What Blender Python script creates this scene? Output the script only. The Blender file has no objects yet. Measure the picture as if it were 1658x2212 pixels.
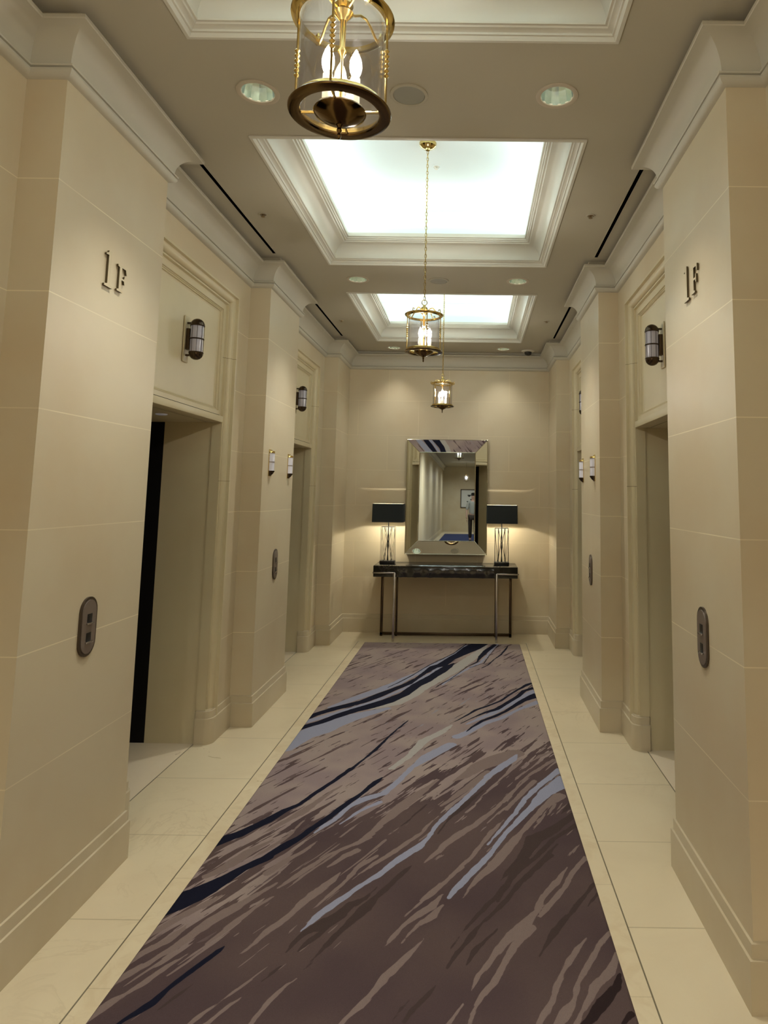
import bpy, bmesh, math, random
import numpy as np
from mathutils import Vector, Matrix
random.seed(7)
PI = math.pi
scn = bpy.context.scene
C = scn.collection

# ------------------------------------------------------------------ camera
W_PX, H_PX = 1658.0, 2212.0
F_PX = 1450.0
TH, YAW, ROLL = math.radians(6.601), math.radians(-0.157), math.radians(0.761)
PPX, PPY = 1018.7, 900.8
fw = Vector((math.sin(YAW)*math.cos(TH), math.cos(YAW)*math.cos(TH), math.sin(TH)))
r0 = Vector((math.cos(YAW), -math.sin(YAW), 0))
u0 = r0.cross(fw)
RR = r0*math.cos(ROLL) + u0*math.sin(ROLL)
UU = u0*math.cos(ROLL) - r0*math.sin(ROLL)
cam = bpy.data.cameras.new('camera')
cam_o = bpy.data.objects.new('camera', cam); C.objects.link(cam_o)
m = Matrix.Identity(4)
for i in range(3):
    m[i][0] = RR[i]; m[i][1] = UU[i]; m[i][2] = -fw[i]
m[0][3], m[1][3], m[2][3] = 0, 0, 1.55
cam_o.matrix_world = m
cam.sensor_fit = 'VERTICAL'; cam.sensor_height = 36.0
cam.lens = F_PX/H_PX*36.0
cam.shift_x = -(PPX - W_PX/2)/H_PX
cam.shift_y = (PPY - H_PX/2)/H_PX
cam.clip_start = 0.02
scn.camera = cam_o

# ------------------------------------------------------------------ view, world
scn.view_settings.view_transform = 'Standard'
scn.view_settings.look = 'None'
scn.view_settings.gamma = 1.0
scn.view_settings.use_curve_mapping = False
scn.view_settings.exposure = 1.0
wd = bpy.data.worlds.new('world'); scn.world = wd; wd.use_nodes = True
wd.node_tree.nodes['Background'].inputs[0].default_value = (0.5, 0.45, 0.36, 1)
wd.node_tree.nodes['Background'].inputs[1].default_value = 0.0

# ------------------------------------------------------------------ the measured place (metres, camera at x=0 y=0 z=1.55)
XL, XR = -1.461, 0.879            # pilaster faces
RL, RRX = -1.606, 1.021           # recessed wall between the pilasters
PER = 2.434
YB = 7.788                        # end wall
ZC = 3.197                        # ceiling
PIL = [(-0.199, 0.592), (2.235, 3.026), (4.668, 5.459), (7.101, YB)]
BAYS = [1.413, 3.847, 6.281]      # middle of each lift doorway
COFF = [(0.528, 2.271), (2.959, 4.702), (5.390, 7.134)]
CXL, CXR = -1.057, 0.503
CXM = -0.291
RUG = (-1.109, 0.512, 7.238)
YH = -18.0                        # far end of the hall behind the camera

# ------------------------------------------------------------------ lights of the room, plus added hall fill
COVE_P, COVE_C = 2.05, (0.86, 1.0, 0.97)
LAMP_P = 12.0
LAN_P = 3.1
DOWN_P, DOWN_C = 41.0, (1.0, 0.975, 0.89)
def area(name, loc, target, sx, sy, power, color):
    l = bpy.data.lights.new(name, 'AREA'); l.shape = 'RECTANGLE'; l.size = sx; l.size_y = sy
    l.energy = power; l.color = color
    o = bpy.data.objects.new(name, l); C.objects.link(o)
    o.location = loc
    d = Vector(target) - Vector(loc)
    o.rotation_euler = d.to_track_quat('-Z', 'Y').to_euler()
    return o
def spot(name, loc, power, color, size=86, blend=1.0, rad=0.035):
    l = bpy.data.lights.new(name, 'SPOT'); l.energy = power; l.color = color
    l.spot_size = math.radians(size); l.spot_blend = blend; l.shadow_soft_size = rad
    o = bpy.data.objects.new(name, l); C.objects.link(o); o.location = loc
    return o
def point(name, loc, power, color, rad=0.01):
    l = bpy.data.lights.new(name, 'POINT'); l.energy = power; l.color = color; l.shadow_soft_size = rad
    o = bpy.data.objects.new(name, l); C.objects.link(o); o.location = loc
    return o
# strip lamps lying on the ledge inside each ceiling coffer
for (ya, yb) in COFF:
    xm, ym = (CXL+CXR)/2, (ya+yb)/2
    lx, ly = (CXR-CXL)-0.1, (yb-ya)-0.1
    for (px, py, tx, ty, ln, ax) in ((CXL+0.02, ym, CXL+0.16, ym, ly, 'y'), (CXR-0.02, ym, CXR-0.16, ym, ly, 'y'),
                                     (xm, ya+0.02, xm, ya+0.16, lx, 'x'), (xm, yb-0.02, xm, yb-0.16, lx, 'x')):
        l = bpy.data.lights.new('cove_strip', 'AREA'); l.shape = 'RECTANGLE'
        l.energy = COVE_P*ln/1.6; l.color = COVE_C; l.size = ln; l.size_y = 0.03
        o = bpy.data.objects.new('cove_strip', l); C.objects.link(o)
        o.location = (px, py, 3.405)
        d = Vector((tx-px, ty-py, 0.17))
        zax = -d.normalized()
        xax = Vector((0, 1, 0)) if ax == 'y' else Vector((1, 0, 0))
        yax = zax.cross(xax)
        mm = Matrix((xax, yax, zax)).transposed().to_4x4(); mm.translation = o.location
        o.matrix_world = mm
DL = [(x, y) for y in (0.18, 2.612, 5.047, 7.482) for x in (-0.912, 0.328)]
for (x, y) in DL:
    spot('downlight_lamp', (x, y, 3.225), DOWN_P*(0.3 if y > 7 else 1.0), DOWN_C)
for (x, y) in ((-0.3, -1.8), (-0.3, -4.0), (-0.3, -8.0), (-0.3, -12.0), (-0.3, -16.0)):  # added unseen fill along the hall, brightens pilaster sides facing the camera
    spot('hall_fill', (x, y, 3.17), (150 if y > -3 else 420 if y > -5 else 170), DOWN_C, 160, 1.0, 0.06)

# ------------------------------------------------------------------ materials
def mat(name, color=(0.5, 0.5, 0.5), rough=0.5, metal=0.0, spec=0.5, emit=None, es=0.0, alpha=None):
    mt = bpy.data.materials.new(name); mt.use_nodes = True
    b = mt.node_tree.nodes['Principled BSDF']
    b.inputs['Base Color'].default_value = (*color, 1); b.inputs['Roughness'].default_value = rough
    b.inputs['Metallic'].default_value = metal; b.inputs['Specular IOR Level'].default_value = spec
    if emit: b.inputs['Emission Color'].default_value = (*emit, 1); b.inputs['Emission Strength'].default_value = es
    return mt
class NT:
    def __init__(s, mt): s.t = mt.node_tree; s.n = s.t.nodes; s.l = s.t.links; s.b = s.n['Principled BSDF']
    def node(s, t, **kw):
        n = s.n.new(t)
        for k, v in kw.items(): setattr(n, k, v)
        return n
    def link(s, a, b): s.l.new(a, b)
    def setin(s, sock, v):
        if isinstance(v, bpy.types.NodeSocket): s.l.new(v, sock)
        else: sock.default_value = v
    def math(s, op, a, b=0.0, c=0.0):
        n = s.node('ShaderNodeMath', operation=op)
        s.setin(n.inputs[0], a); s.setin(n.inputs[1], b)
        if op in ('MULTIPLY_ADD', 'COMPARE', 'SMOOTH_MIN'): s.setin(n.inputs[2], c)
        return n.outputs[0]
    def mix(s, f, a, b, blend='MIX'):
        n = s.node('ShaderNodeMix', data_type='RGBA', blend_type=blend)
        s.setin(n.inputs[0], f)
        s.setin(n.inputs[6], a if isinstance(a, bpy.types.NodeSocket) else (*a, 1))
        s.setin(n.inputs[7], b if isinstance(b, bpy.types.NodeSocket) else (*b, 1))
        return n.outputs[2]
    def noise(s, vec, scale, detail=3, rough=0.5, dist=0.0):
        n = s.node('ShaderNodeTexNoise'); s.link(vec, n.inputs['Vector'])
        n.inputs['Scale'].default_value = scale; n.inputs['Detail'].default_value = detail
        n.inputs['Roughness'].default_value = rough; n.inputs['Distortion'].default_value = dist
        return n.outputs[0]
    def ramp(s, v, a, b):
        n = s.node('ShaderNodeMapRange', interpolation_type='SMOOTHSTEP')
        s.setin(n.inputs[0], v); n.inputs[1].default_value = a; n.inputs[2].default_value = b
        return n.outputs[0]
    def lines(s, coord, first, pitch, width):
        """1 on a line every pitch metres, 0 elsewhere"""
        a = s.math('SUBTRACT', coord, first - pitch*40)
        a = s.math('MODULO', a, pitch)
        a = s.math('MINIMUM', a, s.math('SUBTRACT', pitch, a))
        return s.math('LESS_THAN', a, width/2)
    def bump(s, h, strength, dist=0.002):
        n = s.node('ShaderNodeBump'); s.link(h, n.inputs['Height'])
        n.inputs['Strength'].default_value = strength; n.inputs['Distance'].default_value = dist
        s.link(n.outputs[0], s.b.inputs['Normal'])

def stone_mat(name, base, var, mortar, joint=True, running=False, first=0.200, pitch=0.405, rough=0.42):
    mt = mat(name, base, rough, spec=0.35); t = NT(mt)
    co = t.node('ShaderNodeTexCoord').outputs['Object']
    sp = t.node('ShaderNodeSeparateXYZ'); t.link(co, sp.inputs[0])
    X, Y, Z = sp.outputs
    cloud = t.noise(co, 1.6, 4, 0.55)
    fine = t.noise(co, 60, 3, 0.6)
    f = t.ramp(cloud, 0.35, 0.68)
    col = t.mix(f, base, var)
    row = t.math('FLOOR', t.math('DIVIDE', t.math('SUBTRACT', Z, first), pitch))
    if joint:
        wn = t.node('ShaderNodeTexWhiteNoise', noise_dimensions='2D')
        cb = t.node('ShaderNodeCombineXYZ')
        t.setin(cb.inputs[0], row)
        blk = t.math('FLOOR', t.math('MULTIPLY', t.math('ADD', Y, 0.2), 1/1.2)) if not running else \
            t.math('FLOOR', t.math('DIVIDE', t.math('ADD', t.math('SUBTRACT', X, CXM), t.math('MULTIPLY', t.math('MODULO', t.math('ADD', row, 20.0), 2.0), 0.3525)), 0.705))
        t.setin(cb.inputs[1], blk)
        t.link(cb.outputs[0], wn.inputs['Vector'])
        col = t.mix(t.math('MULTIPLY', wn.outputs[0], 0.10), col, (base[0]*0.72, base[1]*0.68, base[2]*0.60))
        ln = t.lines(Z, first, pitch, 0.0038)
        if running:
            odd = t.math('MULTIPLY', t.math('MODULO', t.math('ADD', row, 20.0), 2.0), 0.3525)
            xx = t.math('ADD', X, odd)
            lv = t.lines(xx, CXM, 0.705, 0.004)
            ln = t.math('MAXIMUM', ln, lv)
        above = t.math('GREATER_THAN', Z, first+0.1)
        ln = t.math('MULTIPLY', ln, above)
        fade = t.math('MULTIPLY_ADD', t.ramp(t.noise(co, 2.3, 2), 0.35, 0.6), 0.45, 0.40)
        ln = t.math('MULTIPLY', ln, fade)
        col = t.mix(ln, col, mortar)
        h = t.math('SUBTRACT', t.math('MULTIPLY', fine, 0.15), ln)
    else:
        h = t.math('MULTIPLY', fine, 0.15)
    t.link(col, t.b.inputs['Base Color'])
    t.bump(h, 0.35, 0.002)
    return mt
STONE = (0.61, 0.525, 0.365); STONE2 = (0.575, 0.47, 0.31); MORT = (0.80, 0.71, 0.50)
M_wall = stone_mat('limestone blocks', STONE, STONE2, MORT)
M_end = stone_mat('limestone running bond', STONE, STONE2, (0.72, 0.62, 0.42), running=True)
M_plain = stone_mat('limestone plain', STONE, STONE2, MORT, joint=False)
M_base = stone_mat('baseboard marble', (0.55, 0.47, 0.33), (0.49, 0.405, 0.265), MORT, joint=False, rough=0.3)
M_case = stone_mat('door surround stone', (0.63, 0.55, 0.36), (0.59, 0.50, 0.32), MORT, joint=False)
M_casing = stone_mat('jointed door surround', (0.63, 0.55, 0.36), (0.59, 0.50, 0.32), (0.20, 0.15, 0.08), first=0.807, pitch=0.81)
M_paint = mat('ceiling paint', (0.445, 0.41, 0.32), 0.8, spec=0.2)
M_crown = mat('crown paint', (0.53, 0.50, 0.405), 0.55, spec=0.3)
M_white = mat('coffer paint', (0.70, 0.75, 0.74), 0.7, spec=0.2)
M_coff = mat('coffer moulding paint', (0.62, 0.60, 0.52), 0.45, spec=0.4)
M_black = mat('black void', (0.004, 0.004, 0.004), 0.9, spec=0.0)
M_door = mat('dark bronze door', (0.006, 0.005, 0.005), 0.6, metal=0.0, spec=0.2)
M_bronze = mat('dark bronze', (0.075, 0.052, 0.034), 0.22, metal=0.9)
M_brass = mat('polished brass', (0.62, 0.46, 0.17), 0.13, metal=1.0)
M_rim = mat('brass darkened as reflection', (0.13, 0.080, 0.030), 0.16, metal=1.0)  # lantern undersides: dark reflection of the rug put into the brass colour
M_chrome = mat('brushed chrome', (0.45, 0.43, 0.42), 0.25, metal=1.0)
M_nickel = mat('downlight reflector', (0.80, 0.87, 0.80), 0.18, metal=1.0)
M_opals = mat('sconce opal glass', (0.40, 0.375, 0.40), 0.25, spec=0.6, emit=(0.9, 0.88, 1.0), es=0.02)
M_opal = mat('opal glass', (0.62, 0.60, 0.64), 0.25, spec=0.6, emit=(0.9, 0.88, 1.0), es=0.03)
M_blackm = mat('black lacquered metal', (0.012, 0.011, 0.011), 0.35, metal=0.3)
M_shade = mat('black lamp shade fabric', (0.030, 0.035, 0.036), 0.85, spec=0.2)
M_shadein = mat('shade lining', (0.75, 0.70, 0.55), 0.8)
M_letter = mat('champagne letter face', (0.55, 0.46, 0.30), 0.4, metal=0.25)
M_letters = mat('shaded letter side', (0.11, 0.085, 0.045), 0.4, metal=0.6)  # shadow on the raised letters' sides put into the colour
M_plate = mat('call plate metal', (0.27, 0.22, 0.19), 0.35, metal=0.6)
M_plate2 = mat('call plate rim', (0.11, 0.085, 0.065), 0.3, metal=0.8)
M_candle = mat('candle sleeve', (0.42, 0.39, 0.31), 0.5)
M_bulb = mat('lit bulb', (1, 1, 1), 0.3, emit=(1.0, 0.93, 0.86), es=20.0)
M_bulbg = mat('clear bulb glass', (0.20, 0.19, 0.18), 0.1, spec=0.6, emit=(1, 0.93, 0.86), es=0.25); M_bulbg.node_tree.nodes['Principled BSDF'].inputs['Alpha'].default_value = 0.35
M_flame = mat('lamp disc', (1, 1, 1), 0.3, emit=(1.0, 0.97, 0.88), es=15.0)
M_mirc = mat('grey mirror glass', (0.38, 0.44, 0.48), 0.012, metal=1.0)
M_mirror = mat('mirror glass', (0.93, 0.95, 0.92), 0.015, metal=1.0)
M_bead = mat('mirror bead', (0.55, 0.50, 0.38), 0.25, metal=1.0)
M_grille = mat('speaker grille', (0.27, 0.26, 0.20), 0.7)
M_speaker_rim = mat('speaker rim', (0.50, 0.44, 0.34), 0.6)
M_camw = mat('camera housing', (0.62, 0.58, 0.48), 0.4)
M_dome = mat('smoked dome', (0.01, 0.01, 0.012), 0.08, spec=0.8)
M_steel = mat('sprinkler metal', (0.30, 0.22, 0.12), 0.35, metal=0.8)

# clear lantern glass: see-through with a reflecting surface
M_glass = bpy.data.materials.new('clear lantern glass'); M_glass.use_nodes = True
nt = M_glass.node_tree; nt.nodes.clear()
o_ = nt.nodes.new('ShaderNodeOutputMaterial'); mx = nt.nodes.new('ShaderNodeMixShader')
tr = nt.nodes.new('ShaderNodeBsdfTransparent'); gl = nt.nodes.new('ShaderNodeBsdfGlossy')
tr.inputs[0].default_value = (0.95, 0.95, 0.97, 1); gl.inputs['Roughness'].default_value = 0.05
lw = nt.nodes.new('ShaderNodeLayerWeight'); lw.inputs[0].default_value = 0.5
pw = nt.nodes.new('ShaderNodeMath'); pw.operation = 'POWER'; pw.inputs[1].default_value = 2.6; nt.links.new(lw.outputs['Facing'], pw.inputs[0])
ma = nt.nodes.new('ShaderNodeMath'); ma.operation = 'MULTIPLY_ADD'; ma.inputs[1].default_value = 0.60; ma.inputs[2].default_value = 0.06; nt.links.new(pw.outputs[0], ma.inputs[0])
nt.links.new(ma.outputs[0], mx.inputs[0]); nt.links.new(tr.outputs[0], mx.inputs[1])
nt.links.new(gl.outputs[0], mx.inputs[2]); nt.links.new(mx.outputs[0], o_.inputs[0])

# black marble with thin pale veins
M_marble = mat('black marble', (0.012, 0.011, 0.010), 0.12, spec=0.6); t = NT(M_marble)
co = t.node('ShaderNodeTexCoord').outputs['Object']
v = t.noise(co, 5.0, 6, 0.62, 1.2)
v = t.math('ABSOLUTE', t.math('SUBTRACT', v, 0.5))
v = t.math('SUBTRACT', 1.0, t.ramp(v, 0.0, 0.012))
v = t.math('MULTIPLY', v, t.ramp(t.noise(co, 3.0, 2), 0.5, 0.65))
t.link(t.mix(v, (0.012, 0.011, 0.010), (0.10, 0.085, 0.075)), t.b.inputs['Base Color'])

# floor marble tiles
M_floor = mat('cream marble tiles', (0.66, 0.55, 0.36), 0.24, spec=0.5); t = NT(M_floor)
co = t.node('ShaderNodeTexCoord').outputs['Object']
sp = t.node('ShaderNodeSeparateXYZ'); t.link(co, sp.inputs[0]); X, Y, Z = sp.outputs
TP = 0.6085
inner = t.math('MULTIPLY', t.math('GREATER_THAN', X, -1.185), t.math('LESS_THAN', X, 0.582))
inner = t.math('MULTIPLY', inner, t.math('LESS_THAN', Y, 7.31))
sillz = t.math('MAXIMUM', t.math('LESS_THAN', X, -1.700), t.math('GREATER_THAN', X, 1.093))
l1 = t.lines(Y, 2.63, TP, 0.0060)
l1 = t.math('MULTIPLY', l1, t.math('SUBTRACT', 1.0, t.math('MAXIMUM', inner, sillz)))
l2 = t.math('MULTIPLY', t.lines(Y, 2.29, TP, 0.004), inner)
def vline(x, w, ymax=99.0):
    a = t.math('LESS_THAN', t.math('ABSOLUTE', t.math('SUBTRACT', X, x)), w/2)
    return t.math('MULTIPLY', a, t.math('LESS_THAN', Y, ymax))
ld = t.math('MAXIMUM', vline(-1.185, 0.0055, 7.31), vline(0.582, 0.0055, 7.31))
ld = t.math('MAXIMUM', ld, t.math('MAXIMUM', vline(-1.700, 0.006), vline(1.093, 0.006)))
endl = t.math('MULTIPLY', t.math('LESS_THAN', t.math('ABSOLUTE', t.math('SUBTRACT', Y, 7.31)), 0.003), inner)
cloud = t.noise(co, 2.2, 5, 0.6, 0.6)
vein = t.math('ABSOLUTE', t.math('SUBTRACT', t.noise(co, 1.7, 6, 0.62, 1.6), 0.5))
vein = t.math('MULTIPLY', t.math('SUBTRACT', 1.0, t.ramp(vein, 0.0, 0.02)), t.ramp(t.noise(co, 1.1, 2), 0.48, 0.66))
col = t.mix(t.ramp(cloud, 0.3, 0.72), (0.66, 0.565, 0.385), (0.62, 0.52, 0.35))
wn = t.node('ShaderNodeTexWhiteNoise', noise_dimensions='2D'); cb = t.node('ShaderNodeCombineXYZ')
t.setin(cb.inputs[0], t.math('FLOOR', t.math('DIVIDE', t.math('SUBTRACT', Y, 2.63), TP)))
t.setin(cb.inputs[1], t.math('FLOOR', X)); t.link(cb.outputs[0], wn.inputs['Vector'])
col = t.mix(t.math('MULTIPLY', wn.outputs[0], 0.14), col, (0.52, 0.42, 0.27))
col = t.mix(t.math('MULTIPLY', sillz, 0.7), col, (0.72, 0.60, 0.45))
col = t.mix(t.math('MULTIPLY', vein, 0.26), col, (0.42, 0.33, 0.20))
bm_ = t.ramp(t.noise(co, 9.0, 4, 0.6, 0.8), 0.42, 0.7)
col = t.mix(t.math('MULTIPLY', t.math('MULTIPLY', bm_, inner), 0.4), col, (0.50, 0.38, 0.22))
col = t.mix(t.math('MULTIPLY', l1, 0.55), col, (0.30, 0.24, 0.14))
col = t.mix(t.math('MULTIPLY', l2, 0.35), col, (0.32, 0.25, 0.15))
col = t.mix(t.math('MULTIPLY', t.math('MAXIMUM', ld, endl), 0.85), col, (0.09, 0.075, 0.045))
t.link(col, t.b.inputs['Base Color'])
t.link(t.math('MULTIPLY_ADD', cloud, 0.12, 0.24), t.b.inputs['Roughness'])

# rug: streaks drawn from stroke distances stored on the mesh, edges roughened by noise
M_rug = mat('streaked wool', (0.2, 0.15, 0.13), 0.95, spec=0.1); t = NT(M_rug)
co = t.node('ShaderNodeTexCoord').outputs['Object']
mp = t.node('ShaderNodeMapping'); t.link(co, mp.inputs[0]); mp.inputs['Rotation'].default_value[2] = math.radians(-61)
st = t.node('ShaderNodeMapping'); t.link(mp.outputs[0], st.inputs[0]); st.inputs['Scale'].default_value = (1.0, 9.5, 1.0)
streak = t.noise(st.outputs[0], 2.6, 3, 0.55, 0.25)
st2 = t.node('ShaderNodeMapping'); t.link(mp.outputs[0], st2.inputs[0]); st2.inputs['Scale'].default_value = (1.0, 8.0, 1.0); st2.inputs['Location'].default_value = (3.1, 1.7, 0)
streak2 = t.noise(st2.outputs[0], 3.6, 3, 0.6, 0.2)
st3 = t.node('ShaderNodeMapping'); t.link(mp.outputs[0], st3.inputs[0]); st3.inputs['Scale'].default_value = (1.0, 4.0, 1.0)
edge = t.math('SUBTRACT', t.noise(st3.outputs[0], 14, 2), 0.5)
def attr(n):
    a = t.node('ShaderNodeAttribute'); a.attribute_name = n; return a.outputs['Fac']
TAUPE, TAUPE2, LITE, LITE2 = (0.112, 0.075, 0.070), (0.086, 0.056, 0.058), (0.345, 0.270, 0.238), (0.280, 0.210, 0.205)
LITEN = (0.225, 0.165, 0.148)
NAVY, BLUE, PALE, DARK, NEAR = (0.008, 0.009, 0.022), (0.300, 0.305, 0.390), (0.400, 0.370, 0.340), (0.066, 0.044, 0.040), (0.030, 0.018, 0.018)
cl = t.noise(co, 1.7, 2)
base = t.mix(t.ramp(cl, 0.35, 0.65), TAUPE, TAUPE2)
lite = t.mix(t.ramp(t.noise(co, 2.9, 2), 0.35, 0.65), LITE, LITE2)
lite = t.mix(t.ramp(attr('lite'), -0.02, 0.13), (0.215, 0.158, 0.142), lite)
k = t.math('GREATER_THAN', t.math('ADD', streak, attr('lite')), 0.60)
col = t.mix(k, base, lite)
kb = t.math('GREATER_THAN', t.math('ADD', streak2, attr('bluish')), 0.74)
col = t.mix(kb, col, (0.29, 0.270, 0.300))
kd = t.math('MULTIPLY', t.math('GREATER_THAN', t.math('SUBTRACT', 1.0, streak2), 0.64), t.math('GREATER_THAN', attr('lite'), 0.05))
col = t.mix(kd, col, (0.140, 0.098, 0.096))
for nm, cc, rg in (('L', LITEN, 0.010), ('D', DARK, 0.010), ('W', PALE, 0.012), ('B', BLUE, 0.009), ('N', NAVY, 0.005), ('K', NEAR, 0.010)):
    a = t.math('ADD', attr('stroke_'+nm), t.math('MULTIPLY', edge, rg*2.0))
    col = t.mix(t.ramp(a, -0.0012, 0.0012), col, cc)
pile = t.noise(co, 420, 2, 0.7)
col = t.mix(t.math('MULTIPLY', pile, 0.35), col, (0.0, 0.0, 0.0))
t.link(col, t.b.inputs['Base Color'])
t.bump(pile, 0.6, 0.003)

# ------------------------------------------------------------------ mesh helpers
class MB:
    def __init__(s): s.bm = bmesh.new(); s.mi = 0
    def _tag(s, fs):
        for f in fs: f.material_index = s.mi
    def quad(s, a, b, c, d):
        f = s.bm.faces.new([s.bm.verts.new(p) for p in (a, b, c, d)]); f.material_index = s.mi; return s
    def poly(s, pts):
        f = s.bm.faces.new([s.bm.verts.new(p) for p in pts]); f.material_index = s.mi; return s
    def box(s, x0, x1, y0, y1, z0, z1, bev=0.0):
        r = bmesh.ops.create_cube(s.bm, size=1.0)
        vs = r['verts']
        for v in vs:
            v.co = Vector(((x0+x1)/2 + v.co.x*(x1-x0), (y0+y1)/2 + v.co.y*(y1-y0), (z0+z1)/2 + v.co.z*(z1-z0)))
        fs = set(f for v in vs for f in v.link_faces); s._tag(fs)
        if bev > 0:
            es = list(set(e for v in vs for e in v.link_edges))
            r = bmesh.ops.bevel(s.bm, geom=es, offset=bev, segments=2, affect='EDGES', profile=0.5)
            s._tag(r['faces'])
        return s
    def tube(s, pts, r, seg=8, closed=False, cap=True, radii=None):
        pts = [Vector(p) for p in pts]; n = len(pts); rings = []
        prev = None
        for i, p in enumerate(pts):
            if closed: d = pts[(i+1) % n] - pts[i-1]
            else: d = pts[min(i+1, n-1)] - pts[max(i-1, 0)]
            d.normalize()
            if prev is None:
                a = Vector((0, 0, 1)) if abs(d.z) < 0.9 else Vector((1, 0, 0))
                u = d.cross(a).normalized()
            else:
                u = (prev - d*prev.dot(d)).normalized()
            prev = u; w = d.cross(u)
            rr = radii[i] if radii else r
            rings.append([s.bm.verts.new(p + (u*math.cos(2*PI*k/seg) + w*math.sin(2*PI*k/seg))*rr) for k in range(seg)])
        m_ = n if closed else n-1
        for i in range(m_):
            a, b = rings[i], rings[(i+1) % n]
            for k in range(seg):
                f = s.bm.faces.new((a[k], a[(k+1) % seg], b[(k+1) % seg], b[k])); f.material_index = s.mi
        if cap and not closed:
            for rg in (rings[0][::-1], rings[-1]):
                f = s.bm.faces.new(rg); f.material_index = s.mi
        return s
    def lathe(s, prof, cx=0, cy=0, cz=0, seg=32, a0=0.0, a1=2*PI, cap=False):
        full = abs(a1-a0-2*PI) < 1e-6
        ns = seg if full else seg+1
        rings = []
        for (r, z) in prof:
            if r < 1e-6: rings.append([s.bm.verts.new((cx, cy, cz+z))]); continue
            rings.append([s.bm.verts.new((cx+r*math.cos(a0+(a1-a0)*k/seg), cy+r*math.sin(a0+(a1-a0)*k/seg), cz+z)) for k in range(ns)])
        for a, b in zip(rings, rings[1:]):
            for k in range(seg):
                k2 = (k+1) % ns
                q = [a[k % len(a)], a[k2 % len(a)], b[k2 % len(b)], b[k % len(b)]]
                q2 = []
                for v in q:
                    if v not in q2: q2.append(v)
                if len(q2) > 2:
                    f = s.bm.faces.new(q2); f.material_index = s.mi
        return s
    def prism(s, outline, frame, depth):
        """outline in 2D, frame(u,v,w)->3D, extruded w 0..depth; side faces get material mi+1 when sides=True"""
        a = [s.bm.verts.new(frame(u, v, 0)) for u, v in outline]
        b = [s.bm.verts.new(frame(u, v, depth)) for u, v in outline]
        s.bm.faces.new(a[::-1]).material_index = s.mi
        s.bm.faces.new(b).material_index = s.mi
        n = len(a)
        for i in range(n):
            f = s.bm.faces.new((a[i], a[(i+1) % n], b[(i+1) % n], b[i])); f.material_index = s.mi + getattr(s, 'side', 0)
        return s
    def grid(s, rows, closed_u=False):
        vs = [[s.bm.verts.new(p) for p in r] for r in rows]
        for a, b in zip(vs, vs[1:]):
            n = len(a)
            for k in range(n if closed_u else n-1):
                f = s.bm.faces.new((a[k], a[(k+1) % n], b[(k+1) % n], b[k])); f.material_index = s.mi
        return s
    def build(s, name, mats, parent=None, smooth=35, recalc=True, loc=None):
        if recalc: bmesh.ops.recalc_face_normals(s.bm, faces=s.bm.faces)
        me = bpy.data.meshes.new(name); s.bm.to_mesh(me); s.bm.free()
        for mm_ in (mats if isinstance(mats, (list, tuple)) else [mats]): me.materials.append(mm_)
        if smooth:
            for p in me.polygons: p.use_smooth = True
            me.set_sharp_from_angle(angle=math.radians(smooth))
        o = bpy.data.objects.new(name, me); C.objects.link(o)
        if parent: o.parent = parent
        if loc: o.location = loc
        return o
def struct(o, label=None):
    o['kind'] = 'structure'
    if label: o['label'] = label
    return o
def tag(o, label, cat, group=None):
    o['label'] = label; o['category'] = cat
    if group: o['group'] = group
    return o
def thing(name, label, cat, loc=(0, 0, 0), rz=0.0, group=None):
    o = bpy.data.objects.new(name, None); C.objects.link(o); o.location = loc; o.rotation_euler = (0, 0, rz)
    o.empty_display_size = 0.1
    return tag(o, label, cat, group)
def dup(root, loc, rz, label, group=None):
    r = root.copy(); C.objects.link(r); r.location = loc; r.rotation_euler = (0, 0, rz); r['label'] = label
    if group: r['group'] = group
    for ch in list(root.children):
        c = ch.copy(); C.objects.link(c); c.parent = r
        for g in list(ch.children):
            d = g.copy(); C.objects.link(d); d.parent = c
    return r
def miter(pts, d, closed=False):
    """offset a 2D polyline to its left by d"""
    out = []; n = len(pts)
    for i in range(n):
        p = Vector(pts[i])
        if closed or 0 < i < n-1:
            a = (p - Vector(pts[i-1])).normalized(); b = (Vector(pts[(i+1) % n]) - p).normalized()
        elif i == 0: a = b = (Vector(pts[1]) - p).normalized()
        else: a = b = (p - Vector(pts[i-1])).normalized()
        na = Vector((-a.y, a.x)); nb = Vector((-b.y, b.x))
        mm_ = (na+nb); mm_.normalize()
        out.append(p + mm_*(d/max(0.2, mm_.dot(na))))
    return out
def sweep(mb, path, prof, closed=False, side=1):
    """prof: (protrusion, z) points swept along a plan polyline"""
    rows = []
    for (p, z) in prof:
        rows.append([(q.x, q.y, z) for q in miter(path, p*side, closed)])
    mb.grid(rows, closed_u=closed)
    return mb

# ================================================================== SETTING
ZT = 3.75
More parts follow.
